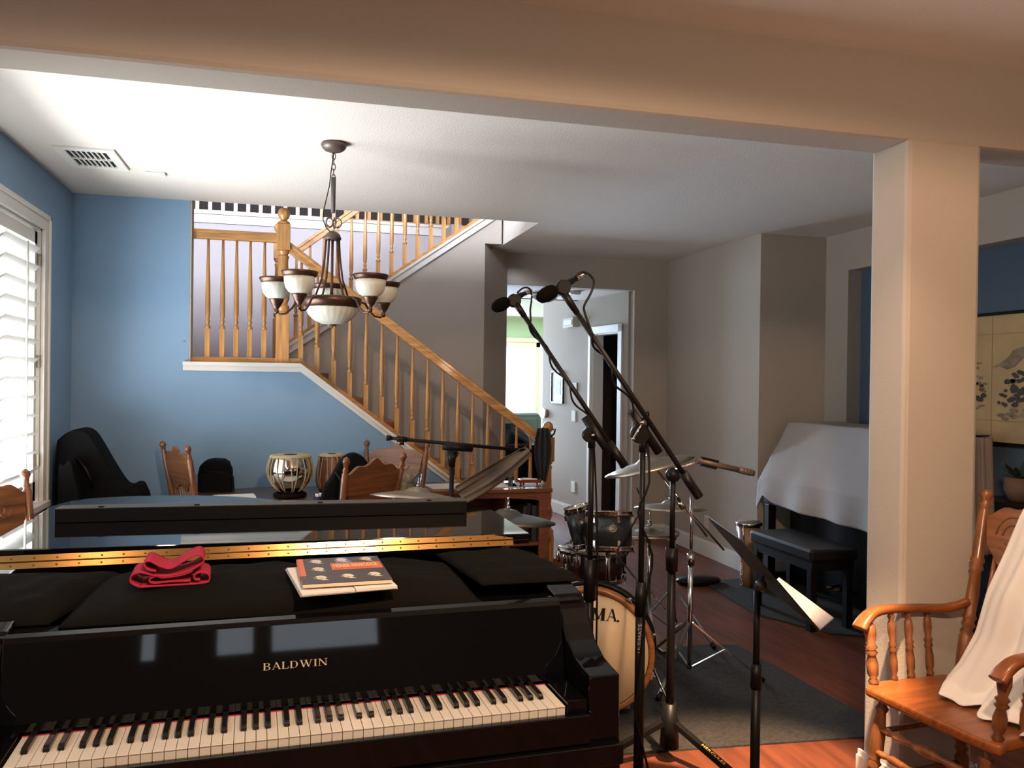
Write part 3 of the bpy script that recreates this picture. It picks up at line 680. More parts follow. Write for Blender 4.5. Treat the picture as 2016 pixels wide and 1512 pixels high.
# red folded strip of felt
rs = P(338, 1150, z=1.0)
def ribbon(path, w, name, m, parent, th=0.004):
    b = B()
    def fn(u, v):
        i = u*(len(path)-1); k = min(int(i), len(path)-2); t = i-k
        p = Vector(path[k]).lerp(Vector(path[k+1]), t)
        return (p[0], (v-0.5)*w, p[1])
    b.grid(fn, (len(path)-1), 6); return b.obj(name, m, parent, solid=th)
sc_ = thing('red_felt_scarf', 'folded strip of crimson felt on the black cloth', 'scarf', (-0.298, 2.38, 0.998), R_(4)); sc_.scale = (0.88, 0.9, 0.95)
loop1 = rounded([(-0.085, 0.004), (0.0, 0.004), (0.09, 0.004), (0.108, 0.012), (0.105, 0.028), (0.085, 0.035), (0.066, 0.028), (0.068, 0.016), (0.082, 0.014)], 5)
loop2 = rounded([(-0.085, 0.004), (-0.108, 0.018), (-0.106, 0.036), (-0.085, 0.044), (-0.055, 0.036), (-0.02, 0.026), (0.03, 0.030), (0.06, 0.040)], 5)
loop3 = rounded([(0.055, 0.012), (0.0, 0.014), (-0.045, 0.012), (-0.058, 0.020), (-0.045, 0.030), (0.0, 0.030), (0.05, 0.040), (0.088, 0.060), (0.09, 0.074), (0.072, 0.084), (0.03, 0.065), (0.0, 0.050), (-0.03, 0.058), (-0.058, 0.073), (-0.072, 0.068), (-0.065, 0.052), (-0.04, 0.044)], 5)
for lp in (loop1, loop2, loop3): ribbon(lp, 0.125, 'fold', REDF, sc_)

# songbooks
def quad_frame(pts):
    o = pts[0]; ex = (pts[1]-pts[0]); ey = (pts[3]-pts[0]); return o, ex, ey
bk_ang = R_(1.5)
zb = 1.013
bA = P(596, 1153, z=zb+0.014); 
lb = thing('songbook_stack_lower', 'clear sleeved music book with bent pages under the cover book', 'book', (bA.x-0.006, bA.y-0.035, zb-0.006), R_(7))
LOWB = mat('grey_sleeve_cover', (0.42, 0.42, 0.38), 0.25)
B().box(0.0, 0.245, 0.0, 0.31, 0.0, 0.003).obj('sleeve', LOWB, lb)
B().box(0.003, 0.135, -0.002, 0.30, 0.0032, 0.008).obj('pages', PAPER, lb)
B().box(0.137, 0.243, -0.004, 0.30, 0.0032, 0.010).obj('pages', PAPER, lb)
ub = thing('songbook', 'songbook with orange title band and rows of cream portraits', 'book', (bA.x, bA.y, zb+0.006), R_(2))
COVER = mat('charcoal_cover', (0.045, 0.04, 0.045), 0.3)
BW, BH = 0.225, 0.30
B().box(0, BW, 0, BH, 0.001, 0.009).obj('pages', mat('cream_pages', (0.72, 0.58, 0.42), 0.7), ub, bevel=0.001)
B().box(-0.001, BW+0.001, 0.002, BH+0.001, 0.0092, 0.0104).obj('cover', COVER, ub)
ORG = mat('orange_print', (0.70, 0.16, 0.04), 0.35); BLUP = mat('blue_print', (0.10, 0.19, 0.50), 0.35); CRM = mat('cream_print', (0.78, 0.70, 0.55), 0.4)
B().box(0.0, 0.014, 0.09, BH, 0.0105, 0.0107).box(-0.003, -0.001, 0.09, BH, 0.0, 0.0106).obj('spine_print', ORG, ub)
B().box(0.085, 0.222, 0.145, 0.225, 0.0105, 0.0107).obj('title_band', ORG, ub)
B().prism([(0.10, 0.225), (0.148, 0.225), (0.135, 0.30), (0.11, 0.30)], 0.0105, 0.0107, 'XY').prism([(0.14, 0.262), (0.21, 0.30), (0.215, 0.28)], 0.0105, 0.0107, 'XY').obj('blue_patches', BLUP, ub)
def portrait(xp, yp, s):
    b = B()
    pts = [(s*0.5*math.cos(2*math.pi*i/14)*(1+0.12*math.sin(5*i)), s*0.62*math.sin(2*math.pi*i/14)) for i in range(14)]
    b.prism([(xp+p[0], yp+p[1]) for p in pts], 0.01075, 0.0109, 'XY')
    b.prism([(xp-s*0.6, yp-s*0.1), (xp-s*0.3, yp-s*0.35), (xp-s*0.25, yp+s*0.1)], 0.01075, 0.0109, 'XY')
    b.prism([(xp-s*0.25, yp-s*0.55), (xp+s*0.2, yp-s*0.95), (xp+s*0.6, yp-s*0.95), (xp+s*0.25, yp-s*0.5)], 0.01075, 0.0109, 'XY')
    o = b.obj('portrait_print', CRM, ub)
    b = B()
    for (dx, dy) in ((-0.08, 0.12), (0.16, 0.12), (0.05, -0.28)):
        b.box(xp+dx*s-0.06*s*(2 if dy < 0 else 1), xp+dx*s+0.06*s*(2 if dy < 0 else 1), yp+dy*s-0.04*s, yp+dy*s+0.04*s, 0.0109, 0.01098)
    b.obj('features', COVER, o)
for (xp, yp) in ((0.048, 0.262), (0.118, 0.268), (0.188, 0.268), (0.048, 0.165), (0.048, 0.065), (0.118, 0.07), (0.188, 0.075)): portrait(xp, yp, 0.032)
def text(name, s, size, M, m, parent, ext=0.0002, sx=1.0, align='LEFT'):
    cu = bpy.data.curves.new(name, 'FONT'); cu.body = s; cu.size = size; cu.extrude = ext; cu.align_x = align; cu.resolution_u = 2
    o = bpy.data.objects.new(name, cu); cu.materials.append(m)
    dg = None
    C.objects.link(o)
    bpy.context.view_layer.update()
    me = bpy.data.meshes.new_from_object(o); bpy.data.objects.remove(o)
    o = bpy.data.objects.new(name, me); C.objects.link(o)
    if not me.materials: me.materials.append(m)
    if parent is not None: o.parent = parent
    o.matrix_local = M @ Matrix.Diagonal((sx, 1, 1, 1)); return o
text('title_text', 'HERBIE HANCOCK', 0.050, T((0.091, 0.176, 0.0109)), mat('pale_yellow_print', (0.90, 0.78, 0.45), 0.4), ub, sx=0.285)
B().box(0.09, 0.20, 0.158, 0.163, 0.0108, 0.01095).obj('subtitle_print', mat('red_print', (0.5, 0.08, 0.03), 0.4), ub)

# ------------------------------------------------------------------ pressed-back oak chairs
def turned(p, q, r, seg=12):
    prof = [(0, 0.7), (0.05, 0.9), (0.08, 0.6), (0.11, 1.0), (0.14, 0.65), (0.30, 1.0), (0.42, 1.05), (0.47, 0.65), (0.50, 1.0), (0.53, 0.65), (0.58, 1.05), (0.75, 0.95), (0.88, 0.65), (0.91, 0.95), (0.94, 0.6), (1, 0.7)]
    return B().bar(p, q, r, seg=seg, prof=prof)
def crest_poly(w0, w1, z0, z1):
    top = []; bot = []; n = 24
    for i in range(n+1):
        u = -1+2*i/n
        zt = z1+0.020*math.cos(u*math.pi*1.0)*1.0+0.012*math.cos(u*math.pi*3)-0.018*abs(u)
        zb_ = z0+0.022*math.cos(u*math.pi*2)+0.05*abs(u)**3
        top.append((w1*u, zt)); bot.append((w0*u, zb_))
    return bot + top[::-1]
def make_chair(name, label, group=None, h=1.13, sz=0.455):
    t = thing(name, label, 'chair', (0, 0, 0), 0, group)
    pts = [(-0.19, 0.20), (0.19, 0.20), (0.235, 0.05), (0.235, -0.15), (0.20, -0.215), (-0.20, -0.215), (-0.235, -0.15), (-0.235, 0.05)]
    B().prism(pts, sz-0.032, sz, 'XY').obj('seat', OAKSEAT, t, bevel=0.010, seg=3)
    for s in (-1, 1):
        turned((s*0.21, -0.19, 0), (s*0.18, -0.16, sz-0.03), 0.022).obj('leg', OAKC, t)
        turned((s*0.21, 0.22, 0), (s*0.16, 0.16, sz-0.03), 0.022).obj('leg', OAKC, t)
        p = Vector((s*0.175, 0.175, sz-0.01)); q = Vector((s*0.215, 0.30, h)); L = (q-p).length
        b = B().bar(p, q, 0.019, prof=[(0, 0.8), (0.08, 1.0), (0.12, 0.6), (0.15, 1.05), (0.18, 0.7), (0.35, 1.0), (0.38, 1.2), (0.40, 1.0), (0.42, 1.2), (0.44, 1.0), (0.46, 1.1), (0.86, 1.0), (0.875, 0.7), (0.89, 0.9), (0.91, 0.62), (0.94, 0.8), (0.96, 1.15), (0.985, 0.85), (1, 0.1)])
        b.obj('back_post', OAKC, t)
    # pressed crest, tilted with the posts
    tl = math.atan2(0.125, h-sz)
    M = T((0, 0.175, sz)) @ RX(-tl)
    hh = (h-sz)/math.cos(tl)
    o = B().prism(crest_poly(0.175, 0.192, hh*0.58, hh*0.925), -0.010, 0.010, 'XZ', M).obj('crest', OAKCX, t, bevel=0.003)
    for sgn in (-1, 1):
        b = B()
        pp = [(sgn*(0.02+0.055*math.sqrt(k/14)*(1)*1)+sgn*0.03*math.cos(k*0.9)*(k/14), 0, hh*0.755+0.032*math.sin(k*0.9)*(k/14)) for k in range(15)]
        b.tube([M @ Vector((p_[0], -0.011, p_[2])) for p_ in pp], 0.003, 6); b.obj('carved_scroll', OAKCX, o)
    for k in range(7):
        x = -0.135+0.045*k
        B().bar(M @ Vector((x*0.9, 0, -0.005)), M @ Vector((x, 0, hh*0.60+0.01)), 0.0075, seg=8, prof=[(0, 0.9), (0.3, 1.1), (0.36, 0.7), (0.4, 1.25), (0.44, 0.7), (0.5, 1.1), (1, 0.7)]).obj('spindle', OAKC, t)
    for (p, q) in (((-0.2, -0.178, 0.16), (0.2, -0.178, 0.16)), ((-0.19, -0.172, 0.27), (0.19, -0.172, 0.27)), ((-0.2, -0.18, 0.13), (-0.2, 0.2, 0.13)), ((0.2, -0.18, 0.13), (0.2, 0.2, 0.13)), ((-0.195, -0.17, 0.22), (-0.195, 0.19, 0.22)), ((0.195, -0.17, 0.22), (0.195, 0.19, 0.22)), ((-0.19, 0.19, 0.2), (0.19, 0.19, 0.2))):
        B().bar(p, q, 0.010, seg=8, prof=[(0, 0.7), (0.3, 0.9), (0.4, 1.4), (0.5, 1.0), (0.6, 1.4), (0.7, 0.9), (1, 0.7)]).obj('stretcher', OAKC, t)
    return t
GRP = 'pressed back dining chairs around the table'
c0 = make_chair('dining_chair', 'carved oak chair backlit in front of the shuttered window', GRP)
def place(o, crest_xy, th):
    fx, fy = math.sin(th), -math.cos(th)
    o.location = (crest_xy[0]+fx*0.29, crest_xy[1]+fy*0.29, 0); o.rotation_euler = (0, 0, th)
def newchair(label, xy, thd):
    c = copy_tree(c0); c['label'] = label; place(c, xy, R_(thd)); return c
place(c0, (-1.22, 3.90), R_(60))
newchair('oak chair turned side-on beside the black backpack', (-0.68, 5.55), 117)
newchair('oak chair seen from behind with plain dark back, nearest the boom stand', (0.46, 4.62), 218)
newchair('oak chair with carved back behind the plain one, right of the tabla', (0.70, 5.62), -27)

# ------------------------------------------------------------------ dining table and what stands on it
tz = 0.80
tb = thing('dining_table', 'round dark dining table behind the piano', 'table', (-0.02, 5.36, 0))
TABW = wood('dark_table_wood', (0.10, 0.045, 0.02), 0.35, 'X')
B().lathe([(0.0, tz-0.03), (0.66, tz-0.03), (0.68, tz-0.015), (0.67, tz), (0, tz)], 48, None, 1.0, 0.80).obj('tabletop', TABW, tb)
B().lathe([(0.20, 0.03), (0.19, 0.06), (0.07, 0.12), (0.06, 0.3), (0.09, 0.45), (0.06, 0.55), (0.16, tz-0.03)], 24).obj('pedestal', TABW, tb)
for k in range(4):
    B().sbar((0.1*math.cos(k*math.pi/2+0.8), 0.1*math.sin(k*math.pi/2+0.8), 0.10), (0.40*math.cos(k*math.pi/2+0.8), 0.40*math.sin(k*math.pi/2+0.8), 0.03), 0.05, 0.06).obj('foot', TABW, tb)
MIRR = mat('polished_nickel', (0.62, 0.58, 0.52), 0.08, 1.0)
LACE = mat('raw_lacing_strap', (0.42, 0.34, 0.20), 0.75)
HIDE = mat('drum_hide', (0.45, 0.36, 0.22), 0.8)
def tabla(name, label, x, y, r, h, prof, m, nl):
    t = thing(name, label, 'drum', (x, y, tz))
    B().tube([((r*0.62)*math.cos(2*math.pi*i/24), (r*0.62)*math.sin(2*math.pi*i/24), 0.016) for i in range(24)], 0.016, 8, closed=True).obj('ring_cushion', CLOTHB, t)
    B().lathe([(a*r, 0.02+z*h) for a, z in prof], 40).obj('shell', m, t)
    B().lathe([(prof[-1][0]*r*1.02, 0.02+h*0.955), (prof[-1][0]*r*1.04, 0.02+h*0.985), (prof[-1][0]*r*1.0, 0.02+h*1.0), (prof[-1][0]*r*0.9, 0.02+h*1.005), (0, 0.02+h*1.003)], 40).obj('head', HIDE, t)
    B().tube([(prof[-1][0]*r*1.03*math.cos(2*math.pi*i/40), prof[-1][0]*r*1.03*math.sin(2*math.pi*i/40), 0.02+h*0.955+0.003*math.sin(i*2.5)) for i in range(40)], 0.006, 6, closed=True).obj('hoop', LACE, t)
    B().lathe([(prof[-1][0]*r*0.35, 0.02+h*1.005), (prof[-1][0]*r*0.35, 0.022+h*1.005), (0, 0.023+h*1.005)], 20).obj('tuning_spot', BLKS, t)
    def rad(z):
        for (a0, z0), (a1, z1) in zip(prof, prof[1:]):
            if z0 <= z <= z1: return r*(a0+(a1-a0)*(z-z0)/max(1e-6, z1-z0))
        return r*prof[-1][0]
    for i in range(nl):
        a0 = 2*math.pi*i/nl; a1 = a0+(2*math.pi/nl)*(0.45 if i % 2 else -0.2)
        pts = []
        for k in range(10):
            u = k/9; z = 0.955-u*(0.955-0.08); a = a0+(a1-a0)*u
            rr = rad(z)+0.003; pts.append((rr*math.cos(a), rr*math.sin(a), 0.02+h*z))
        B().tube(pts, 0.0028, 5).obj('lacing', LACE, t)
    return t
p = P(571, 966, z=tz+0.02); k_ = p.y
tabla('bayan_drum', 'round nickel bayan drum with laced straps on the table', p.x, 5.36, 0.140, 0.245,
      [(0.30, 0.0), (0.42, 0.05), (0.68, 0.18), (0.88, 0.35), (0.99, 0.52), (1.0, 0.62), (0.96, 0.76), (0.88, 0.90), (0.84, 1.0)], MIRR, 20)
p2 = P(652, 966, y=5.50)
tabla('dayan_drum', 'narrower wooden tabla drum behind the black gig bag', p2.x, 5.50, 0.098, 0.235,
      [(0.80, 0.0), (0.92, 0.12), (1.0, 0.30), (0.96, 0.55), (0.82, 0.85), (0.78, 1.0)], wood('tabla_rosewood', (0.16, 0.06, 0.03)), 16)
def sheet(name, label, pts, z, cat='paper', m=PAPER, th=0.003):
    o = B().prism(pts, z, z+th, 'XY').obj(name, m); return tag(o, label, cat)
def rect(cx_, cy_, w_, h_, a):
    a = R_(a); return [(cx_+dx*math.cos(a)-dy*math.sin(a), cy_+dx*math.sin(a)+dy*math.cos(a)) for dx, dy in ((-w_/2, -h_/2), (w_/2, -h_/2), (w_/2, h_/2), (-w_/2, h_/2))]
sheet('paper', 'white folded paper on the table left of the tabla', rect(-0.32, 5.40, 0.24, 0.16, 8), tz+0.001, th=0.010)
sheet('paper', 'white sheets on the table in front of the nickel drum', rect(0.03, 5.08, 0.30, 0.16, -6), tz+0.001, th=0.006)
BLUEB = mat('navy_box', (0.02, 0.03, 0.09), 0.4)
bb = thing('pill_organizer', 'small navy box with white lids beside the gig bag', 'box', (0.20, 5.15, tz), R_(5))
B().box(-0.045, 0.045, -0.03, 0.03, 0, 0.03).obj('tray', BLUEB, bb, bevel=0.003)
for k in range(4): B().box(-0.042+0.022*k, -0.024+0.022*k, -0.02, 0.02, 0.0305, 0.046+0.004*(k % 2)).obj('lid', PAPER, bb, bevel=0.003)
cb = [(0.02+0.06*math.cos(k*0.8)*(0.5+0.05*k), 0.02*math.sin(k*0.8), 0.005+0.012*abs(math.sin(k))) for k in range(18)]
tag(B().tube([(0.08+x_, 4.98+y_, tz+z_+0.003) for x_, y_, z_ in cb], 0.004, 6).obj('cable', BLKS), 'tangled black cable on the near table edge', 'cable')

# backpack, gig bags
def soft_box(b, w_, d_, h_, rad=0.3, seed=1.0):
    pass
def softprism(poly, y0, y1, name, m, parent=None, bevel=0.03):
    return B().prism(poly, y0, y1, 'XZ').obj(name, m, parent, bevel=bevel, seg=4)
def pix_poly(pts, y): return [(lambda q: (q.x, q.z))(P(px, py, y=y)) for px, py in pts]
bp = thing('backpack', 'small black backpack standing behind the piano by the blue wall', 'bag', (0, 0, 0))
softprism(pix_poly([(389, 1040), (389, 935), (393, 918), (402, 908), (420, 905), (440, 906), (450, 912), (456, 928), (457, 1040)], 5.72), 5.70, 5.88, 'body', BAGB, bp, 0.025)
softprism(pix_poly([(392, 1000), (392, 937), (400, 932), (448, 932), (456, 937), (458, 1000)], 5.66), 5.655, 5.70, 'front_pocket', BAGB, bp, 0.015)
B().tube([P(402, 931, y=5.65), P(425, 929, y=5.645), P(452, 932, y=5.65)], 0.003, 6).obj('zipper', BLKS, bp)
B().sbar(P(459, 937, y=5.72), P(461, 975, y=5.72), 0.02, 0.01).obj('side_strap', BLKS, bp)
B().box(P(389, 960, y=5.8).x-0.05, P(457, 960, y=5.8).x+0.02, 5.60, 5.92, 0.0, P(420, 1038, y=5.8).z).obj('stand_box', BLKS, bp, bevel=0.01)
gc = thing('guitar_case', 'tall black soft guitar bag leaning in the blue wall corner', 'bag', (0, 0, 0))
gpoly = pix_poly([(117, 1230), (117, 985), (120, 880), (127, 860), (148, 846), (165, 843), (182, 850), (198, 872), (225, 918), (252, 955), (290, 972), (330, 1230)], 5.62)
softprism(rounded(gpoly, 4), 5.50, 5.74, 'body', BAGB, gc, 0.05)
B().tube([P(150, 900, y=5.47), P(170, 925, y=5.44), P(185, 960, y=5.45)], 0.008, 6).obj('strap', BLKS, gc)
gpoly2 = pix_poly([(118, 1230), (119, 940), (130, 915), (142, 905), (150, 930), (162, 1000), (170, 1230)], 5.40)
softprism(rounded(gpoly2, 4), 5.34, 5.47, 'pocket', BAGB, gc, 0.04)
gb = thing('gig_bag', 'black curved gig bag slumped over the chair behind the piano', 'bag', (0, 0, 0))
g3 = pix_poly([(617, 1150), (631, 985), (650, 942), (668, 910), (682, 896), (698, 892), (714, 899), (724, 912), (725, 922), (712, 930), (700, 945), (690, 985), (690, 1150)], 4.85)
softprism(rounded(g3, 4), 4.80, 4.92, 'body', BAGB, gb, 0.03)
B().tube([P(660, 930, y=4.79), P(672, 945, y=4.76), P(668, 985, y=4.78)], 0.007, 6).obj('strap', BLKS, gb)
cs = tag(B().grid(lambda u, v: (0.60+0.20*(u-0.5)*1.6, 5.28+0.03*math.cos(v*3)-0.05*math.sin(math.pi*u)*math.sin(math.pi*v), 0.70+0.24*v), 10, 10).obj('floral_cushion', mat('floral_fabric', (0.24, 0.23, 0.15), 0.9, var=0.6, vscale=30), solid=0.05), 'green floral cushion on the carved chair', 'cushion')

# ------------------------------------------------------------------ desk by the stairs
dz = 0.80; dy0, dy1 = 5.52, 5.98; dx1 = P(1083, 958, y=dy0).x; dx0 = 0.86
dk = thing('wooden_desk', 'cherry wood desk with open shelves at the foot of the stairs', 'desk', (0, 0, 0))
B().box(dx0, dx1+0.015, dy0-0.015, dy1, dz-0.028, dz).obj('desktop', DESKW, dk, bevel=0.004)
B().box(dx1-0.075, dx1, dy0, dy0+0.03, 0, dz-0.03).box(dx1-0.02, dx1, dy0+0.03, dy1, 0, dz-0.03).obj('side_panel', DESKW, dk, bevel=0.003)
for zz in (0.18, 0.42, 0.62): B().lathe([(0.004, 0), (0.012, 0.02), (0.012, 0.05), (0.004, 0.07)], 10, T((dx1, dy0+0.008, zz))).obj('side_turning', DESKW, dk)
B().box(dx0, dx0+0.05, dy0, dy1, 0, dz-0.03).obj('side_panel', DESKW, dk, bevel=0.003)
pts = [(dx0+0.05, dz-0.03)]+[(dx1-0.075, dz-0.03)]+[(dx1-0.075-(dx1-dx0-0.125)*k/16, dz-0.085+0.022*math.sin(math.pi*k/16)**0.6) for k in range(17)]
B().prism(pts, dy0+0.003, dy0+0.022, 'XZ').obj('apron', DESKW, dk)
B().box(dx0+0.05, dx1-0.02, dy0+0.02, dy1, 0.40, 0.42).obj('shelf', DESKW, dk)
B().box(dx0+0.05, dx1-0.02, dy1-0.02, dy1, 0.0, dz-0.03).obj('back_panel', DESKW, dk)
xm = P(1025, 1000, y=dy0+0.05).x
B().box(xm-0.12, xm-0.10, dy0+0.02, dy1-0.02, 0.42, dz-0.03).obj('divider', DESKW, dk)
xx = xm+0.0
ORD = ['leftmost', 'second from left', 'third from left', 'third from right', 'second from right', 'rightmost']
for k in range(6):
    wk = 0.022+0.006*(k % 3); hk = 0.25+0.02*(k % 2)
    o = B().box(0, wk, 0, 0.22, 0, hk).obj('binder', mat('binder_grey_%d' % (k % 2), ((0.035, 0.015)[k % 2],)*3, 0.5), None, bevel=0.002)
    o.matrix_world = T((xx, dy0+0.06, 0.4205)) @ RY(R_(6 if k in (0, 1) else 0)); xx += wk+0.003+(0.03 if k == 1 else 0)
    tag(o, ORD[k]+' of the dark upright binders on the desk shelf', 'binder', 'binders on the desk shelf')
xx = xm+0.02
for k in range(6):
    wk = 0.02+0.007*(k % 3)
    o = B().box(xx, xx+wk, dy0+0.06, dy0+0.3, 0.0005, 0.30+0.02*(k % 2)).obj('record_sleeve', mat('record_grey_%d' % (k % 2), ((0.18, 0.10)[k % 2],)*3, 0.6), None)
    xx += wk+0.004
    tag(o, ORD[k]+' of the pale upright folders low in the desk', 'folder', 'folders under the desk')
sheet('paper', 'loose white papers on the left half of the desk', rect(1.10, 5.72, 0.34, 0.26, 6), dz+0.001, th=0.004)
sheet('paper', 'white papers at the middle of the desk', rect(1.42, 5.70, 0.28, 0.22, -8), dz+0.001, th=0.003)
sheet('paper', 'white paper under the toy piano on the desk', rect(dx1-0.14, 5.72, 0.24, 0.22, 0), dz+0.001, th=0.003)
# miniature red piano with a figure
mp = thing('miniature_piano', 'tiny glossy red grand piano ornament on the desk', 'figurine', (P(1040, 950, y=5.62).x, 5.62, dz+0.004))
REDW = mat('red_gloss_wood', (0.22, 0.03, 0.015), 0.2, coat=0.5)
op = rounded([(-0.075, -0.04), (0.07, -0.045), (0.085, 0.0), (0.05, 0.02), (0.02, 0.06), (-0.03, 0.075), (-0.075, 0.05)], 4)
B().prism(op, 0.028, 0.048, 'XY').obj('body', REDW, mp, bevel=0.002)
B().prism([(p_[0]*0.7, p_[1]*0.7) for p_ in op], 0.0485, 0.052, 'XY').obj('sheet_music', PAPER, mp)
for (a_, b_) in ((-0.06, -0.02), (0.06, -0.02), (-0.02, 0.05)): B().bar((a_, b_, 0), (a_, b_, 0.029), 0.006, 0.008).obj('leg', REDW, mp)
fg = thing('statuette', 'small grey standing pianist statuette left of the toy piano', 'figurine', (P(1005, 950, y=5.60).x, 5.60, dz+0.004), R_(-50))
STAT = mat('pewter_figure', (0.09, 0.09, 0.095), 0.5); STATH = mat('pale_figure_head', (0.5, 0.5, 0.48), 0.6)
fb = B(); 
fb.tube([(-0.012, 0, 0), (-0.011, 0, 0.02), (-0.008, 0, 0.05)], [0.007, 0.008, 0.011], 10); fb.tube([(0.012, 0, 0), (0.011, 0, 0.02), (0.008, 0, 0.05)], [0.007, 0.008, 0.011], 10)
fb.tube([(0, 0, 0.045), (0, 0, 0.06), (0, 0.002, 0.078), (0, 0.004, 0.095), (0, 0.004, 0.102)], [0.017, 0.015, 0.018, 0.019, 0.008], 12, )
for s in (-1, 1): fb.tube([(s*0.018, 0.003, 0.094), (s*0.024, -0.008, 0.075), (s*0.016, -0.032, 0.068)], [0.007, 0.006, 0.004], 8)
fb.obj('body', STAT, fg)
B().lathe([(0, 0.100), (0.007, 0.102), (0.010, 0.110), (0.0105, 0.118), (0.008, 0.126), (0, 0.129)], 14).obj('head', STATH, fg)
for i, (dx_, dy_) in enumerate(((0.075, -0.07), (0.10, -0.05), (0.055, -0.085))):
    o = thing('trinket', ('middle', 'rightmost', 'leftmost')[i]+' of the small shiny trinkets in front of the toy piano', 'trinket', (mp.location.x+dx_, 5.62+dy_+0.02, dz+0.004), 0, 'metal trinkets on the desk')
    B().lathe([(0.006, 0), (0.004, 0.006), (0.009, 0.014), (0.005, 0.024), (0, 0.028)], 10).obj('body', CHROME, o)
# dark scarf hanging from the newel
def scf(u, v):
    x = xw-0.045+(u-0.5)*0.09*(1+0.5*math.sin(v*4)); y = YR-0.075-0.012*math.cos(u*18)
    return (x-0.02, y, 1.19-0.40*v-0.02*abs(u-0.5))
tag(B().grid(scf, 24, 16).obj('dark_scarf', mat('slate_cloth', (0.02, 0.025, 0.028), 0.9), solid=0.006), 'dark scarf hanging from the bottom newel post', 'scarf')
tag(B().tube([(xw-0.05, YR-0.05, 1.16), (xw-0.02, YR-0.06, 1.10), (xw+0.03, YR-0.06, 1.14), (xw+0.052, YR-0.02, 1.17), (xw+0.05, YR+0.04, 1.17), (xw, YR+0.055, 1.16), (xw-0.05, YR+0.04, 1.16)], 0.007, 8, closed=True).obj('bag_strap', BLKS), 'black strap looped around the bottom newel post', 'strap')

# ------------------------------------------------------------------ hall things
def hall_plate(name, label, cat, px0, py0, px1, py1, m, d=0.012, group=None):
    a_, z1_ = onhall(px0, py0); b_, z0_ = onhall(px1, py1)
    return tag(B().box(a_, b_, -d, 0, min(z0_, z1_), max(z0_, z1_), HM).obj(name, m, bevel=0.002), label, cat)
a_, z1_ = onhall(1087, 730); b_, z0_ = onhall(1110, 795)
pf = thing('picture_frame', 'small black framed picture on the hallway wall', 'picture', (0, 0, 0))
B().box(a_, b_, -0.02, 0, z0_, z0_+0.02, HM).box(a_, b_, -0.02, 0, z1_-0.02, z1_, HM).box(a_, a_+0.02, -0.02, 0, z0_, z1_, HM).box(b_-0.02, b_, -0.02, 0, z0_, z1_, HM).obj('frame', BLKS, pf)
B().box(a_+0.02, b_-0.02, -0.008, 0, z0_+0.02, z1_-0.02, HM).obj('mat_board', mat('picture_grey', (0.35, 0.36, 0.36), 0.2), pf)
B().box(a_+0.12, b_-0.08, -0.0095, -0.008, z0_+0.1, z1_-0.1, HM).obj('print', mat('picture_dark', (0.08, 0.09, 0.10), 0.2), pf)
sw = hall_plate('light_switch', 'white light switch plate on the hallway wall', 'switch', 1127, 808, 1134, 830, PAPER)
ot = hall_plate('wall_outlet', 'white double outlet low on the hallway wall', 'outlet', 1126, 947, 1133, 970, PAPER)
hall_plate('wall_plaque', 'small dark plaque to the right of the framed picture', 'plaque', 1128, 753, 1137, 772, mat('plaque_brown', (0.10, 0.07, 0.06), 0.6))
cbx = thing('door_chime', 'beige door chime box high on the hallway wall', 'chime', (0, 0, 0))
a_, z1_ = onhall(1119, 627); b_, z0_ = onhall(1139, 644)
CHM = mat('chime_beige', (0.42, 0.38, 0.28), 0.6)
B().box(a_, b_, -0.07, 0, z0_, z1_, HM).obj('housing', CHM, cbx, bevel=0.006)
B().box(a_+0.03, b_-0.03, -0.074, -0.07, z0_+0.03, z1_-0.03, HM).obj('grille', PLATE, cbx)
th_ = thing('thermostat', 'round thermostat at the edge of the hallway wall', 'thermostat', (0, 0, 0))
a_, z_ = onhall(1077, 814)
B().lathe([(0.05, 0), (0.05, 0.02), (0.04, 0.03), (0, 0.03)], 24, HM @ T((a_, 0, z_)) @ RX(R_(90))).obj('dial', mat('brown_dial', (0.16, 0.12, 0.09), 0.5), th_)
B().box(a_-0.12, a_-0.06, -0.01, 0, z_-0.06, z_+0.06, HM).obj('back_plate', PLATE, th_)
# light switch on the chamfered corner
cd = Vector((1.965-1.64, YH-Y2, 0)).normalized(); cn = Vector((cd.y, -cd.x, 0)); q = Vector((1.64, Y2, 0))+cd*0.14
MS = Matrix.Identity(4); MS.col[0][:3] = cd; MS.col[1][:3] = -cn; MS.col[2][:3] = (0, 0, 1); MS.translation = q
zs = P(961, 832, y=7.3).z
s2 = thing('light_switch', 'taupe switch plate on the angled wall behind the stair railing', 'switch', (0, 0, 0))
B().box(-0.06, 0.06, -0.008, 0, zs-0.075, zs+0.075, MS).obj('plate', W_STAIR, s2, bevel=0.003)
for dx_ in (-0.025, 0.025): B().box(dx_-0.012, dx_+0.012, -0.013, -0.008, zs-0.03, zs+0.03, MS).obj('rocker', PLATE, s2)
hl = thing('hall_ceiling_light', 'flush glass ceiling light in the hallway', 'ceiling light', (2.52, 8.2, OZ))
B().lathe([(0.17, 0), (0.17, -0.02), (0.15, -0.03), (0, -0.03)], 28).obj('base', CHROME, hl)
B().lathe([(0.14, -0.03), (0.12, -0.065), (0.06, -0.09), (0, -0.095)], 28).obj('glass_dome', GLASS, hl)
sd = tag(B().lathe([(0.06, 0), (0.06, -0.02), (0.045, -0.03), (0, -0.03)], 24, T((2.75, 7.9, OZ))).obj('smoke_detector', TRIMW), 'small round detector beside the hall ceiling light', 'detector')
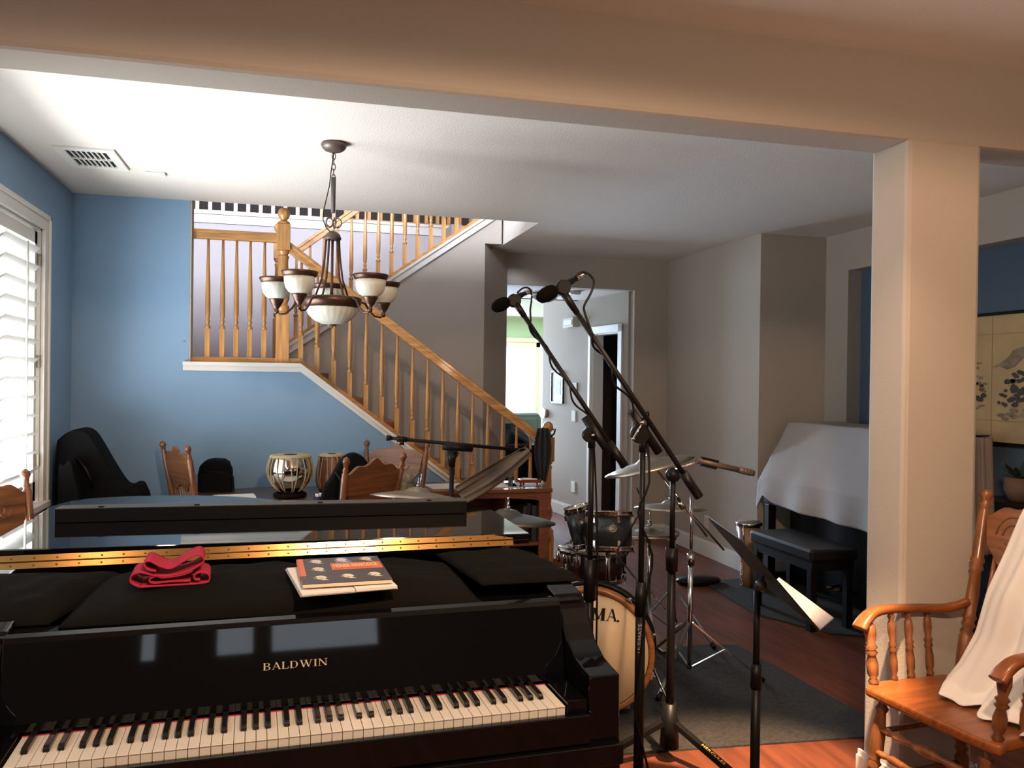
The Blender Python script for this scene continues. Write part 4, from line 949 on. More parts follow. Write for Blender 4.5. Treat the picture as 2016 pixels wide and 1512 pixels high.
# recliner and a black upright piano seen through the railing
rc = thing('recliner', 'dark olive recliner chair in the bright far room', 'armchair', (3.02, 10.7, 0))
LEA = mat('olive_leather', (0.03, 0.032, 0.028), 0.4)
B().box(-0.36, 0.36, -0.35, 0.35, 0.1, 0.48).obj('seat', LEA, rc, bevel=0.06, seg=4)
B().box(-0.32, 0.32, 0.15, 0.42, 0.4, 1.10).obj('backrest', LEA, rc, bevel=0.09, seg=4)
for s in (-1, 1): B().box(s*0.42-0.09, s*0.42+0.09, -0.38, 0.38, 0.1, 0.66).obj('armrest', LEA, rc, bevel=0.06, seg=4)
sp = thing('hall_cabinet', 'low black cabinet in the hallway behind the stair railing', 'cabinet', (0, 0, 0))
q0 = P(994, 876, y=8.3); q1 = P(1062, 876, y=8.3)
B().box(q0.x, q1.x, 8.3, 8.7, 0, q0.z-0.02).obj('body', BLK, sp, bevel=0.01)
B().box(q0.x-0.02, q1.x+0.02, 8.28, 8.72, q0.z-0.02, q0.z).obj('top', BLK, sp, bevel=0.004)
ms = thing('slanted_music_board', 'black slanted board leaning on the hallway cabinet', 'board', (0, 0, 0))
B().sbar(P(1006, 876, y=8.45), P(990, 835, y=8.6), 0.5, 0.02, up=(0, 0, 1)).obj('board', BLK, ms)

# ------------------------------------------------------------------ microphones and stands
def clamp(b_, p, r): b_.lathe([(0, -r), (r*0.7, -r*0.8), (r, -r*0.3), (r, r*0.3), (r*0.7, r*0.8), (0, r)], 14, T(p)); return b_
def tripod(root, h, r, foot, n0, z0=0.10, hub=0.26):
    B().bar((0, 0, z0+0.02), (0, 0, hub), 0.022, 0.018, 14).obj('hub', BLKM, root)
    for k in range(3):
        a = n0+2*math.pi*k/3
        dx, dy = math.cos(a), math.sin(a)
        lg = B().bar((0.02*dx, 0.02*dy, hub-0.04), (foot*dx, foot*dy, 0.02), 0.010, 0.010, 10).obj('leg', BLKM, root)
        B().bar((foot*0.93*dx, foot*0.93*dy, 0.033), (foot*1.07*dx, foot*1.07*dy, 0.014), 0.014, 0.013, 10).obj('rubber_foot', BLKM, lg)
        B().bar((0.015*dx, 0.015*dy, 0.10), (foot*0.5*dx, foot*0.5*dy, 0.15), 0.005, seg=6).obj('brace', BLKM, root)
def mic(label, p, d, foam=True, name='microphone'):
    d = Vector(d).normalized()
    t = thing(name, label, 'microphone', p)
    M = d.to_track_quat('Z', 'Y').to_matrix().to_4x4()
    B().lathe([(0, -0.085), (0.008, -0.085), (0.009, -0.07), (0.0105, -0.065), (0.0105, 0.0), (0.012, 0.01), (0.010, 0.03)], 16, M).obj('body', BLKM, t)
    B().lathe([(0.010, 0.012), (0.020, 0.018), (0.0235, 0.035), (0.0235, 0.055), (0.019, 0.075), (0.010, 0.086), (0, 0.089)], 20, M).obj('windscreen', FOAM, t)
    B().lathe([(0.0093, -0.118), (0.010, -0.112), (0.010, -0.09), (0.0085, -0.084)], 14, M).obj('connector', CHROME, t)
    return t, M
# stand 1
S1 = Vector((1.00, 2.68, 0)); zc1 = P(1166, 853, y=2.68).z
st = thing('microphone_stand', 'black boom stand behind the piano arm, boom rising to the left microphone', 'microphone stand', S1)
B().bar((0, 0, 0.2), (0, 0, 0.86), 0.0145, seg=14).obj('lower_tube', BLKM, st)
B().bar((0, 0, 0.86), (0, 0, zc1), 0.0095, seg=12).obj('upper_tube', BLKM, st)
B().bar((0, 0, 0.80), (0, 0, 0.94), 0.022, 0.018, 16).obj('clutch', BLKM, st)
tripod(st, 0, 0, 0.30, 0.5)
m1 = P(1012, 592, y=2.86); e1 = P(1231, 919, y=2.62)
c1 = P(1168, 845, y=2.675)
B().bar(m1-S1, e1-S1, 0.0085, seg=12).obj('boom', BLKM, st)
d1 = (e1-m1).normalized()
B().bar(e1-S1-d1*0.10, e1-S1, 0.0145, seg=12).obj('counterweight', BLKM, st)
B().bar(m1-S1+d1*0.0, m1-S1+d1*0.07, 0.013, 0.010, 12).obj('grip', BLKM, st)
B().bar(c1-S1-d1*0.05, c1-S1+d1*0.10, 0.0155, 0.0135, 14).obj('boom_sleeve', BLKM, st)
b = B(); b.lathe([(0.026, -0.014), (0.028, 0), (0.026, 0.014)], 18, T((-0.005, 0, zc1-0.005)) @ RX(R_(90))); b.bar((0, 0, zc1-0.05), (0, 0, zc1), 0.013, seg=12)
b.obj('swivel', BLKM, st)
B().lathe([(0.005, 0), (0.005, 0.018), (0, 0.02)], 8, T((-0.005, -0.014, zc1-0.005)) @ RX(R_(90))).obj('bolt', CHROME, st)
def mount(st, root, m, name='clip'):
    b = B(); b.lathe([(0.020, -0.016), (0.024, -0.010), (0.024, 0.010), (0.020, 0.016)], 18, T(m-root) @ RX(R_(90)))
    b.cbox((0, 0, 0), (0.03, 0.03, 0.04), T(m-root) @ RY(R_(20))); return b.obj(name, BLKM, st)
mount(st, S1, m1)
ma = P(1003, 592, y=2.86); mb = P(980, 603, y=2.83)
mic('left of the two raised foam-covered microphones', ma, (mb-ma))
def cable(label, pts, r=0.0035, n=6):
    o = B().tube(rounded([tuple(p) for p in pts], n), r, 7).obj('cable', BLKS); return tag(o, label, 'cable')
def spiral(a, b_, turns, off, n=40):
    d = b_-a; L = d.length; d.normalize(); x = d.cross(Vector((0, 0, 1))).normalized(); y = d.cross(x); out = []
    for i in range(n+1):
        t = i/n; an = turns*2*math.pi*t; out.append(a+d*L*t+(x*math.cos(an)+y*math.sin(an))*off)
    return out
Y1 = 2.86
loop = [P(1018, 577, y=Y1), P(1030, 567, y=Y1), P(1042, 568, y=Y1), P(1047, 585, y=Y1), P(1044, 610, y=Y1), P(1045, 632, y=Y1)]
cable('thin cable looping from the left microphone along its boom', loop+spiral(m1+(e1-m1)*0.15, c1, 3, 0.0105, 40)+[S1+Vector((0.02, 0.02, zc1-0.1)), S1+Vector((0.022, -0.01, 1.0)), S1+Vector((0.02, -0.02, 0.7)), S1+Vector((0.03, 0, 0.3)), S1+Vector((0.1, 0.05, 0.02))], n=3)
# stand 2
S2 = Vector((1.125, 2.535, 0)); c2 = P(1262, 838, y=2.535); zc2 = P(1259, 860, y=2.535).z
st2 = thing('microphone_stand', 'black boom stand with pole lettering, boom rising to the right microphone', 'microphone stand', S2)
B().bar((0, 0, 0.2), (0, 0, 0.80), 0.0165, seg=14).obj('lower_tube', BLKM, st2)
B().bar((0, 0, 0.80), (0, 0, zc2), 0.0095, seg=12).obj('upper_tube', BLKM, st2)
B().bar((0, 0, 0.78), (0, 0, 0.89), 0.020, 0.017, 16).obj('clutch', BLKM, st2)
tripod(st2, 0, 0, 0.30, 0.1)
m2 = P(1112, 580, y=2.50); e2 = P(1376, 978, y=2.50)
d2 = (e2-m2).normalized()
B().bar(m2-S2, e2-S2, 0.0085, seg=12).obj('boom', BLKM, st2)
B().bar(e2-S2-d2*0.10, e2-S2, 0.0155, seg=12).obj('counterweight', BLKM, st2)
B().bar(m2-S2-d2*0.01, m2-S2+d2*0.07, 0.0135, 0.010, 12).obj('grip', BLKM, st2)
B().bar(c2-S2-d2*0.06, c2-S2+d2*0.11, 0.0150, 0.0145, 14).obj('boom_sleeve', BLKM, st2)
b = B(); b.lathe([(0.030, -0.013), (0.032, 0), (0.030, 0.013)], 18, T((-0.012, -0.002, zc2+0.01)) @ RX(R_(90))); b.bar((0, 0, zc2-0.05), (0, 0, zc2), 0.013, seg=12)
b.obj('swivel', BLKM, st2)
hA = P(1265, 832, y=2.50)-S2; hB = P(1247, 864, y=2.49)-S2
B().bar(hA, hB, 0.0042, 0.0035, 8).lathe([(0, -0.007), (0.006, -0.003), (0.006, 0.003), (0, 0.007)], 10, T(hB)).lathe([(0, -0.008), (0.008, -0.003), (0.008, 0.003), (0, 0.008)], 10, T(hA)).obj('chrome_lever', CHROME, st2)
mm = P(1108, 566, y=2.50)
mount(st2, S2, mm)
ma2 = P(1098, 568, y=2.50); mb2 = P(1070, 583, y=2.48)
mic('right of the two raised foam-covered microphones', ma2, (mb2-ma2))
LET = mat('worn_grey_print', (0.32, 0.32, 0.33), 0.6)
p_ = P(1258, 1258, y=2.515)
text('pole_lettering', 'ULTIMATE', 0.020, T((-0.004+0.002, -0.0172, 0.66)) @ RZ(R_(0)) @ RX(R_(90)) @ RZ(R_(90)), LET, st2, ext=0.0001, sx=1.05)
lp2 = [P(1132, 545, y=2.5), P(1145, 536, y=2.5), P(1160, 540, y=2.5), P(1169, 555, y=2.5), P(1163, 578, y=2.5), P(1151, 600, y=2.5), P(1151, 615, y=2.5)]
cable('thick cable looping from the right microphone and spiralling down its boom', lp2+spiral(m2+(e2-m2)*0.18, c2, 2.5, 0.0115, 40)+[P(1276, 810, y=2.52), P(1274, 850, y=2.54), S2+Vector((0.015, -0.02, zc2-0.15)), S2+Vector((-0.018, -0.01, 1.12)), S2+Vector((0.03, -0.02, 0.98)), S2+Vector((0.012, -0.02, 0.85)), S2+Vector((-0.015, -0.02, 0.55)), S2+Vector((-0.02, -0.02, 0.45)), S2+Vector((0.02, -0.02, 0.3)), S2+Vector((0.1, 0, 0.01))], r=0.004, n=3)
# stand 3 with pencil microphone
S3 = Vector((1.515, 3.11, 0)); z3 = P(1323, 935, y=3.11).z
st3 = thing('microphone_stand', 'black stand with yellow lettered foot, carrying the pencil microphone', 'microphone stand', S3)
B().bar((0, 0, 0.1), (0, 0, 0.86), 0.0165, seg=14).obj('lower_tube', BLKM, st3)
B().bar((0, 0, 0.86), (0, 0, z3), 0.011, seg=12).obj('upper_tube', BLKM, st3)
zc_ = P(1322, 1095, y=3.11).z
B().bar((0, 0, zc_-0.06), (0, 0, zc_+0.035), 0.024, 0.026, 16).obj('clutch', BLKM, st3)
B().bar((0, 0, 0.06), (0, 0, 0.24), 0.040, 0.028, 18).obj('hub', BLKM, st3)
pa = P(1332, 1450, y=3.05)-S3; pb = P(1392, 1512, y=2.86)-S3
YEL = mat('yellow_print', (0.85, 0.50, 0.05), 0.5)
def leg3(a0, b0):
    lg = B().sbar(a0, b0, 0.028, 0.020).obj('leg', BLKM, st3)
    dd = (Vector(b0)-Vector(a0)); B().bar(Vector(b0)-dd*0.12, b0, 0.018, 0.016, 12).obj('rubber_foot', BLKM, lg); return lg
for a in (R_(300), R_(60), R_(180)):
    fx_, fy_ = math.cos(a), math.sin(a)
    lg = leg3((0.03*fx_, 0.03*fy_, 0.16), (0.36*fx_, 0.36*fy_, 0.02))
    if a == R_(300): lab = (fx_, fy_)
v0 = Vector((0.03*lab[0], 0.03*lab[1], 0.16)); v1 = Vector((0.36*lab[0], 0.36*lab[1], 0.02)); dv = (v1-v0).normalized()
sx_ = dv.cross(Vector((0, 0, 1))).normalized(); up_ = sx_.cross(dv)
ML = Matrix.Identity(4); ML.col[0][:3] = dv; ML.col[1][:3] = up_.cross(dv); ML.col[2][:3] = up_; ML.translation = v0+dv*0.13+up_*0.0102-up_.cross(dv)*0.008
text('leg_lettering', 'HERCULES', 0.022, ML, YEL, st3, ext=0.0001, sx=1.1)
clamp(B(), (0, 0, z3), 0.03).obj('swivel', BLKM, st3)
am0 = P(1330, 925, y=3.08)-S3; am1 = P(1376, 908, y=3.05)-S3
B().bar(am0, am1, 0.006, seg=10).obj('chrome_arm', CHROME, st3)
pm0 = P(1372, 906, y=3.05); pm1 = P(1484, 932, y=3.05)
t3 = thing('pencil_microphone', 'dark pencil condenser microphone with ribbed end on a short arm', 'microphone', pm0)
dm = pm1-pm0
B().bar((0, 0, 0), dm*0.72, 0.0125, 0.0115, 16).obj('body', GREYMET, t3)
b = B(); b.bar(dm*0.72, dm, 0.0125, seg=16)
for k in range(4): b.bar(dm*(0.78+0.05*k), dm*(0.80+0.05*k), 0.0142, seg=16)
b.obj('ribbed_end', GREYMET, t3)
B().sbar(dm*0.08+Vector((0, 0, 0.013)), dm*0.36+Vector((0, 0, 0.013)), 0.018, 0.012).sbar(dm*0.08-Vector((0, 0, 0.014)), dm*0.33-Vector((0, 0, 0.014)), 0.018, 0.012).obj('clip', BLKM, t3)
# stand 4, horizontal boom behind the piano with a cloth sock
yq = 4.35
S4 = P(889, 960, y=yq); S4.z = 0; z4 = P(890, 880, y=yq).z
st4 = thing('microphone_stand', 'black stand behind the lid with a horizontal boom and hanging sock', 'microphone stand', S4)
B().bar((0, 0, 0.1), (0, 0, P(890, 915, y=yq).z), 0.0125, seg=12).obj('tube', BLKM, st4)
B().bar((0, 0, P(890, 918, y=yq).z), (0, 0, z4-0.02), 0.016, 0.028, 14).obj('clutch', BLKM, st4)
B().lathe([(0.17, 0), (0.17, 0.015), (0.03, 0.03), (0.02, 0.1)], 24).obj('base', BLKM, st4)
qa = P(763, 862, y=yq)-S4; qb = P(1048, 888, y=yq)-S4; dq = (qb-qa).normalized()
B().bar(qa, qb, 0.0095, seg=12).obj('boom', BLKM, st4)
B().bar(qa-dq*0.005, qa+dq*0.02, 0.016, 0.012, 12).bar(qa+dq*0.05, qa+dq*0.10, 0.017, 0.014, 12).obj('grip', BLKM, st4)
b = B(); b.bar(Vector((0, 0, z4))-dq*0.05, Vector((0, 0, z4))+dq*0.11, 0.020, 0.018, 14); b.lathe([(0.022, -0.016), (0.024, 0), (0.022, 0.016)], 16, T((0.01, 0, z4-0.035)) @ RX(R_(90)))
b.obj('swivel', BLKM, st4)
kq = qa+dq*0.075
B().bar(kq, kq-Vector((0, 0, 0.03)), 0.010, 0.013, 10).obj('knob', BLKM, st4)
SOCK = mat('grey_sheer_fabric', (0.16, 0.135, 0.11), 0.8, bump=0.3, bscale=60)
sA = P(1042, 887, y=yq-0.01); sB = P(905, 975, y=yq-0.05)
def sockf(u, v):
    c_ = sA.lerp(sB, v); dd = (sB-sA).normalized(); nrm = Vector((0, 1, 0)).cross(dd).normalized()
    wdt = 0.030+0.022*math.sin(v*2.6)+0.016*v
    off = (u-0.5)*2*wdt
    return c_+nrm*off+Vector((0, 0.014*math.sin(u*9+v*3)-0.012*v*math.sin(u*20), -0.01*math.sin(math.pi*v)))
tag(B().grid(sockf, 26, 22).obj('fabric_sock', SOCK, solid=0.002), 'grey sheer cloth strip hanging diagonally from the horizontal boom', 'cloth')

# ------------------------------------------------------------------ drum kit
def cymbal(label, c, r, tilt_x, tilt_y, m=CYM, group=None, bell=0.16):
    t = thing('cymbal', label, 'cymbal', c)
    M = RX(tilt_x) @ RY(tilt_y)
    pr = [(r, -0.030*r/0.25), (r*0.75, -0.016*r/0.25), (r*0.45, -0.004*r/0.25), (r*bell*1.5, 0.0), (r*bell*1.25, 0.006), (r*bell*0.9, 0.018), (r*bell*0.4, 0.024), (0.006, 0.025)]
    b = B(); b.lathe(pr+[(a_, z_-0.0015) for a_, z_ in pr[::-1]], 48, M)
    # lathe closes its ends
    b.obj('plate', m, t)
    B().bar(M @ Vector((0, 0, 0.02)), M @ Vector((0, 0, 0.07)), 0.003, seg=8).bar(M @ Vector((0, 0, 0.024)), M @ Vector((0, 0, 0.036)), 0.009, seg=10).obj('wing_nut', CHROME, t)
    return t
def chrome_tripod(label, base, ztop, foot=0.30, n0=0.3, r=0.011):
    t = thing('cymbal_stand', label, 'cymbal stand', (base[0], base[1], 0))
    B().bar((0, 0, 0.06), (0, 0, 0.62), r*1.15, seg=12).obj('lower_tube', CHROME, t)
    B().bar((0, 0, 0.62), (0, 0, ztop), r*0.75, seg=12).obj('upper_tube', CHROME, t)
    B().bar((0, 0, 0.60), (0, 0, 0.66), r*1.7, seg=14).box(0.01, 0.04, -0.004, 0.004, 0.625, 0.637).obj('memory_lock', CHROME, t)
    for k in range(3):
        a = n0+2*math.pi*k/3; dx, dy = math.cos(a), math.sin(a)
        lg = B().sbar((0.015*dx, 0.015*dy, 0.30), (foot*dx, foot*dy, 0.03), 0.018, 0.007).obj('leg', CHROME, t)
        B().sbar((foot*0.52*dx, foot*0.52*dy, 0.17), (0.012*dx, 0.012*dy, 0.07), 0.014, 0.006).obj('brace', CHROME, t)
        B().bar((foot*0.96*dx, foot*0.96*dy, 0.04), (foot*1.05*dx, foot*1.05*dy, 0.012), 0.012, 0.014, 10).obj('rubber_foot', BLKM, lg)
    return t
HEADM = mat('cream_drumhead', (0.74, 0.60, 0.38), 0.55)
HOOPM = wood('amber_hoop', (0.34, 0.14, 0.045), 0.3, 'X')
SPARK = mat('blue_black_sparkle', (0.022, 0.028, 0.033), 0.3, 0.2, var=0.9, vscale=180)
# bass drum
bc = P(1161, 1283, z=0.30)
fn_ = Vector((-0.46, -0.89, 0)).normalized()
bd = thing('bass_drum', 'large bass drum with cream front head and amber hoop', 'drum', (bc.x, bc.y, 0.30), math.atan2(fn_.y, fn_.x)+R_(90))
MB = RX(R_(90))      # axis +z -> -y (towards the front)
B().lathe([(0.272, -0.13), (0.272, -0.015)], 64, MB).obj('shell', SPARK, bd)
B().lathe([(0.268, -0.014), (0.268, -0.008), (0, -0.006)], 64, MB).obj('drumhead', HEADM, bd)
for z_, hm_ in ((-0.012, HOOPM), (-0.13, BLKS)):
    B().lathe([(0.272, z_-0.035), (0.295, z_-0.035), (0.297, z_-0.02), (0.295, z_+0.012), (0.288, z_+0.016), (0.272, z_+0.012), (0.272, z_-0.035)], 72, MB).obj('hoop', hm_, bd)
for k in range(10):
    a = 2*math.pi*(k+0.5)/10
    Mk = MB @ RZ(a)
    B().cbox((0.288, 0, -0.02), (0.030, 0.026, 0.034), Mk).bar(Mk @ Vector((0.287, 0, -0.03)), Mk @ Vector((0.287, 0, -0.12)), 0.004, seg=8).bar(Mk @ Vector((0.30, 0, -0.02)), Mk @ Vector((0.315, 0, -0.02)), 0.006, seg=8).obj('claw_hook', CHROME, bd)
BLKP = mat('black_print', (0.01, 0.01, 0.01), 0.5)
Mx = T((0, 0.0045, 0)) @ RX(R_(90))
pr_ = P(1214, 1214, z=0.45)
b, wd_ = letters('TAMA', 0.056, T((-0.093, 0.0055, 0.147)) @ RX(R_(90)), gap=0.06, slant=0.06, bold=1.3)
b.obj('drumhead_letters', BLKP, bd)
B().lathe([(0.0045, 0), (0.0055, 0), (0.0055, 0.0004), (0.0045, 0.0004)], 16, T((-0.093+wd_+0.004, 0.0055, 0.150)) @ RX(R_(90))).obj('registered_mark', BLKP, bd)
for s in (-1, 1):
    B().bar((s*0.27, 0.10, -0.05), (s*0.40, 0.0, -0.285), 0.006, seg=8).obj('spur', CHROME, bd)
    B().bar((s*0.395, 0.004, -0.275), (s*0.405, -0.003, -0.296), 0.011, seg=10).obj('spur_foot', BLKM, bd)
# tom
def drum(name, label, c, r, h, m, ax=0.0, ay=0.0, nl=6, base=(0, 0, 0)):
    t = thing(name, label, 'drum', c)
    M = RX(ax) @ RY(ay)
    B().lathe([(r*0.97, -h/2), (r*0.97, h/2)], 44, M).obj('shell', m, t)
    B().lathe([(0, h/2+0.004), (r*0.96, h/2+0.004), (r*0.96, h/2+0.006), (0, h/2+0.006)], 44, M).obj('drumhead', HEADM, t)
    for s in (-1, 1):
        B().lathe([(r*0.975, s*h/2-0.013), (r*1.0, s*h/2-0.014), (r*1.035, s*h/2-0.004), (r*1.02, s*h/2+0.010), (r*1.04, s*h/2+0.012), (r*1.0, s*h/2+0.016), (r*0.975, s*h/2+0.010), (r*0.975, s*h/2-0.013)], 44, M).obj('hoop', CHROME, t)
    for k in range(nl):
        a = 2*math.pi*(k+0.5)/nl; Mk = M @ RZ(a)
        for s in (-1, 1):
            lg = B().cbox((r*0.99, 0, s*h*0.33), (0.018, 0.014, 0.028), Mk).obj('lug', CHROME, t)
            B().bar(Mk @ Vector((r*1.03, 0, s*h*0.33)), Mk @ Vector((r*1.03, 0, s*(h/2+0.02))), 0.003, seg=6).obj('rod', CHROME, lg)
    return t, M
tc_ = P(1200, 1046, y=3.98)
tm, MT = drum('tom_drum', 'dark sparkle tom drum with badge above the bass drum', tc_, 0.118, 0.175, SPARK, R_(-9), R_(2))
# badge (a little swirl in a ring)
ab = math.atan2(-tc_.y, -tc_.x)+R_(9)
Mbd = MT @ RZ(ab) @ T((0.1155, 0, 0.015)) @ RY(R_(90))
bdg = B().tube([Mbd @ Vector((0.017*math.cos(2*math.pi*i/20), 0.017*math.sin(2*math.pi*i/20), 0)) for i in range(20)], 0.0015, 6, closed=True)
bdg.tube([Mbd @ Vector(((0.004+0.011*i/18)*math.cos(i*0.45), (0.004+0.011*i/18)*math.sin(i*0.45), 0)) for i in range(19)], 0.0014, 6)
bdg.obj('badge', mat('pale_badge', (0.5, 0.45, 0.33), 0.4, 0.6), tm)
tb2_c = P(1152, 1050, y=4.25)
B().bar(MT @ Vector((-0.10, -0.03, 0.0)), MT @ Vector((-0.06, 0.0, -0.10)), 0.012, seg=10).obj('mount_bracket', CHROME, tm)
b = B().bar((0, 0.02, -0.09), (0.02, 0.06, -0.34), 0.012, seg=12); b.obj('mount_post', CHROME, tm)
drum('small_tom_drum', 'small dark drum with a bright chrome rim left of the sparkle tom', P(1145, 1036, y=4.35), 0.075, 0.20, SPARK, R_(-6), R_(-14), 5)
snc = P(1168, 1108, y=4.45)
MAROON = mat('maroon_shell', (0.05, 0.012, 0.014), 0.3)
sn, MSN = drum('snare_drum', 'maroon snare drum behind the bass drum', snc, 0.178, 0.15, MAROON, R_(2), R_(0), 8)
B().bar((0, 0, -0.08), (0, 0, -snc.z+0.05), 0.012, seg=10).obj('stand_tube', CHROME, sn)
for k in range(3):
    a = 2*math.pi*k/3; B().sbar((0, 0, -snc.z+0.28), (0.25*math.cos(a), 0.25*math.sin(a), -snc.z+0.02), 0.016, 0.006).obj('stand_leg', CHROME, sn)
pc_ = P(1118, 1083, y=4.3)
pcn = thing('cowbell_cluster', 'chrome percussion blocks clamped left of the drums', 'percussion', pc_)
B().lathe([(0.055, -0.01), (0.058, 0), (0.055, 0.01), (0, 0.012)], 24, RX(R_(8)) @ RY(R_(10))).obj('rim', CHROME, pcn)
for k in range(5): B().lathe([(0.012, -0.06), (0.016, -0.05), (0.016, -0.01), (0.01, 0)], 12, T((-0.05+0.028*k, -0.02*(k % 2), -0.008*k))).obj('cylinder', CHROME, pcn)
B().bar((0.0, 0.02, -0.05), (0.02, 0.05, -pc_.z+0.01), 0.010, seg=10).obj('post', CHROME, pcn)
# chained keys hanging from the snare
ckc = P(1228, 1115, y=4.2)
ck = thing('hanging_key_ring', 'dark key ring and strap hanging beside the maroon snare', 'key ring', ckc)
B().tube([(0.014*math.cos(2*math.pi*i/16), 0, -0.07+0.03*math.sin(2*math.pi*i/16)) for i in range(16)], 0.003, 6, closed=True).obj('ring', CHROME, ck)
B().bar((0, 0, -0.04), (0, 0, 0.09), 0.004, seg=8).cbox((0.004, 0, 0.03), (0.02, 0.006, 0.05)).obj('strap', BLKM, ck)
# cymbals on the right
cq = P(1276, 908, y=3.95)
cymbal('large ride cymbal tilted steeply above the right drums', cq, 0.235, R_(-5), R_(-14), bell=0.2)
s_r = chrome_tripod('tall chrome boom stand carrying the tilted ride cymbal', (P(1345, 1330, z=0.0).x, P(1345, 1340, z=0.0).y), P(1340, 990, y=3.75).z, 0.36, R_(-20))
base = Vector(s_r.location)
bA2 = P(1290, 920, y=3.92)-base; bB2 = P(1392, 1056, y=3.80)-base
B().bar(bA2, bB2, 0.006, seg=10).obj('boom_arm', CHROME, s_r)
B().bar(P(1335, 982, y=3.86)-base, P(1345, 1000, y=3.82)-base, 0.016, seg=12).obj('tilter', CHROME, s_r)
cc = P(1320, 992, y=4.45)
cymbal('flat crash cymbal at mid height behind the black stands', cc, 0.21, R_(-3), R_(1), bell=0.18)
s_c = chrome_tripod('chrome stand of the flat crash cymbal', (P(1369, 1290, z=0.0).x, P(1369, 1255, z=0.0).y), P(1367, 1010, y=4.5).z, 0.28, R_(60))
base = Vector(s_c.location)
B().bar(P(1318, 960, y=4.45)-base, P(1425, 1083, y=4.45)-base, 0.006, seg=10).obj('boom_arm', CHROME, s_c)
hc = P(1279, 1048, y=4.6)
hh_ = thing('hi_hat', 'pair of hi-hat cymbals low behind the poles', 'cymbal', (hc.x, hc.y, 0))
pr = [(0.178, -0.018), (0.12, -0.008), (0.06, -0.001), (0.045, 0.008), (0.02, 0.018), (0.004, 0.02)]
B().lathe(pr+[(a_, z_-0.0015) for a_, z_ in pr[::-1]], 40, T((0, 0, hc.z+0.012))).obj('top_cymbal', CYM, hh_)
B().lathe(pr+[(a_, z_-0.0015) for a_, z_ in pr[::-1]], 40, T((0, 0, hc.z-0.012)) @ RX(math.pi)).obj('bottom_cymbal', CYM, hh_)
B().bar((0, 0, 0.1), (0, 0, hc.z-0.03), 0.011, seg=10).bar((0, 0, hc.z-0.03), (0, 0, hc.z+0.12), 0.004, seg=8).bar((0, 0, hc.z+0.04), (0, 0, hc.z+0.07), 0.012, seg=12).obj('stand_tube', CHROME, hh_)
for k in range(3):
    a = 2*math.pi*k/3+0.2; B().sbar((0, 0, 0.30), (0.26*math.cos(a), 0.26*math.sin(a), 0.015), 0.018, 0.007).obj('stand_leg', CHROME, hh_)
B().box(-0.05, 0.05, -0.30, -0.02, 0.02, 0.035).obj('footboard', CHROME, hh_, bevel=0.004)
# cymbals behind the piano
c5 = P(822, 968, y=4.15)
cymbal('thin brown crash cymbal edge-on behind the piano lid', c5, 0.235, R_(-5), R_(5), bell=0.19)
s5 = thing('cymbal_stand', 'stand of the brown crash cymbal behind the piano', 'cymbal stand', (c5.x+0.0, c5.y, 0))
B().bar((0, 0, 0.05), (0, 0, c5.z), 0.009, seg=10).bar((0.012, 0, c5.z+0.03), (0.02, 0, c5.z+0.09), 0.0035, seg=8).obj('tube', CHROME, s5)
for k in range(3):
    a = 2*math.pi*k/3; B().sbar((0, 0, 0.3), (0.26*math.cos(a), 0.26*math.sin(a), 0.015), 0.018, 0.007).obj('leg', CHROME, s5)
c6 = P(1000, 1012, y=3.9)
DKC = mat('dark_cymbal_bronze', (0.20, 0.19, 0.16), 0.42, 1.0)
cymbal('dark crash cymbal beyond the right corner of the lid', c6, 0.235, R_(-1), R_(4), DKC, bell=0.22)
s6 = thing('cymbal_stand', 'stand of the dark crash cymbal beside the piano lid', 'cymbal stand', (c6.x, c6.y, 0))
B().bar((0, 0, 0.05), (0, 0, c6.z), 0.009, seg=10).bar((0, 0, c6.z), (0, 0, c6.z+0.075), 0.0025, seg=8).bar((0, 0, c6.z+0.065), (0, 0, c6.z+0.08), 0.005, seg=8).obj('tube', CHROME, s6)
for k in range(3):
    a = 2*math.pi*k/3; B().sbar((0, 0, 0.3), (0.26*math.cos(a), 0.26*math.sin(a), 0.015), 0.018, 0.007).obj('leg', CHROME, s6)
# low drum throne / pedal behind
thr = thing('drum_throne', 'dark round drum stool behind the bass drum', 'stool', (1.95, 5.0, 0))
B().lathe([(0.16, 0.44), (0.175, 0.47), (0.17, 0.52), (0, 0.53)], 28).obj('seat', BLKS, thr)
B().bar((0, 0, 0.1), (0, 0, 0.45), 0.014, seg=10).obj('post', CHROME, thr)
for k in range(3):
    a = 2*math.pi*k/3+0.4; B().sbar((0, 0, 0.25), (0.26*math.cos(a), 0.26*math.sin(a), 0.015), 0.02, 0.01).obj('leg', CHROME, thr)

# ------------------------------------------------------------------ music stand
YM = 2.40
SM = P(1489, 1300, y=YM); SM.z = 0
mst = thing('music_stand', 'black music stand with its tray tilted edge-on, near the drums', 'music stand', SM)
zk = P(1490, 1150, y=YM).z
B().bar((0, 0, 0.12), (0, 0, 0.58), 0.0155, seg=14).obj('lower_tube', BLKM, mst)
B().bar((0, 0, 0.58), (0, 0, zk-0.02), 0.011, seg=14).obj('upper_tube', BLKM, mst)
B().bar((0, 0, 0.56), (0, 0, 0.64), 0.019, 0.017, 14).obj('collar', BLKM, mst)
for k in range(3):
    a = 2*math.pi*k/3+0.9; B().sbar((0.01*math.cos(a), 0.01*math.sin(a), 0.16), (0.28*math.cos(a), 0.28*math.sin(a), 0.012), 0.03, 0.012).obj('leg', BLKM, mst)
B().lathe([(0, -0.018), (0.012, -0.017), (0.018, -0.008), (0.019, 0.006), (0.012, 0.018), (0, 0.02)], 18, T((0, -0.02, zk)) @ RX(R_(90))).obj('knob', mat('dark_grey_knob', (0.08, 0.07, 0.075), 0.3, 0.3), mst)
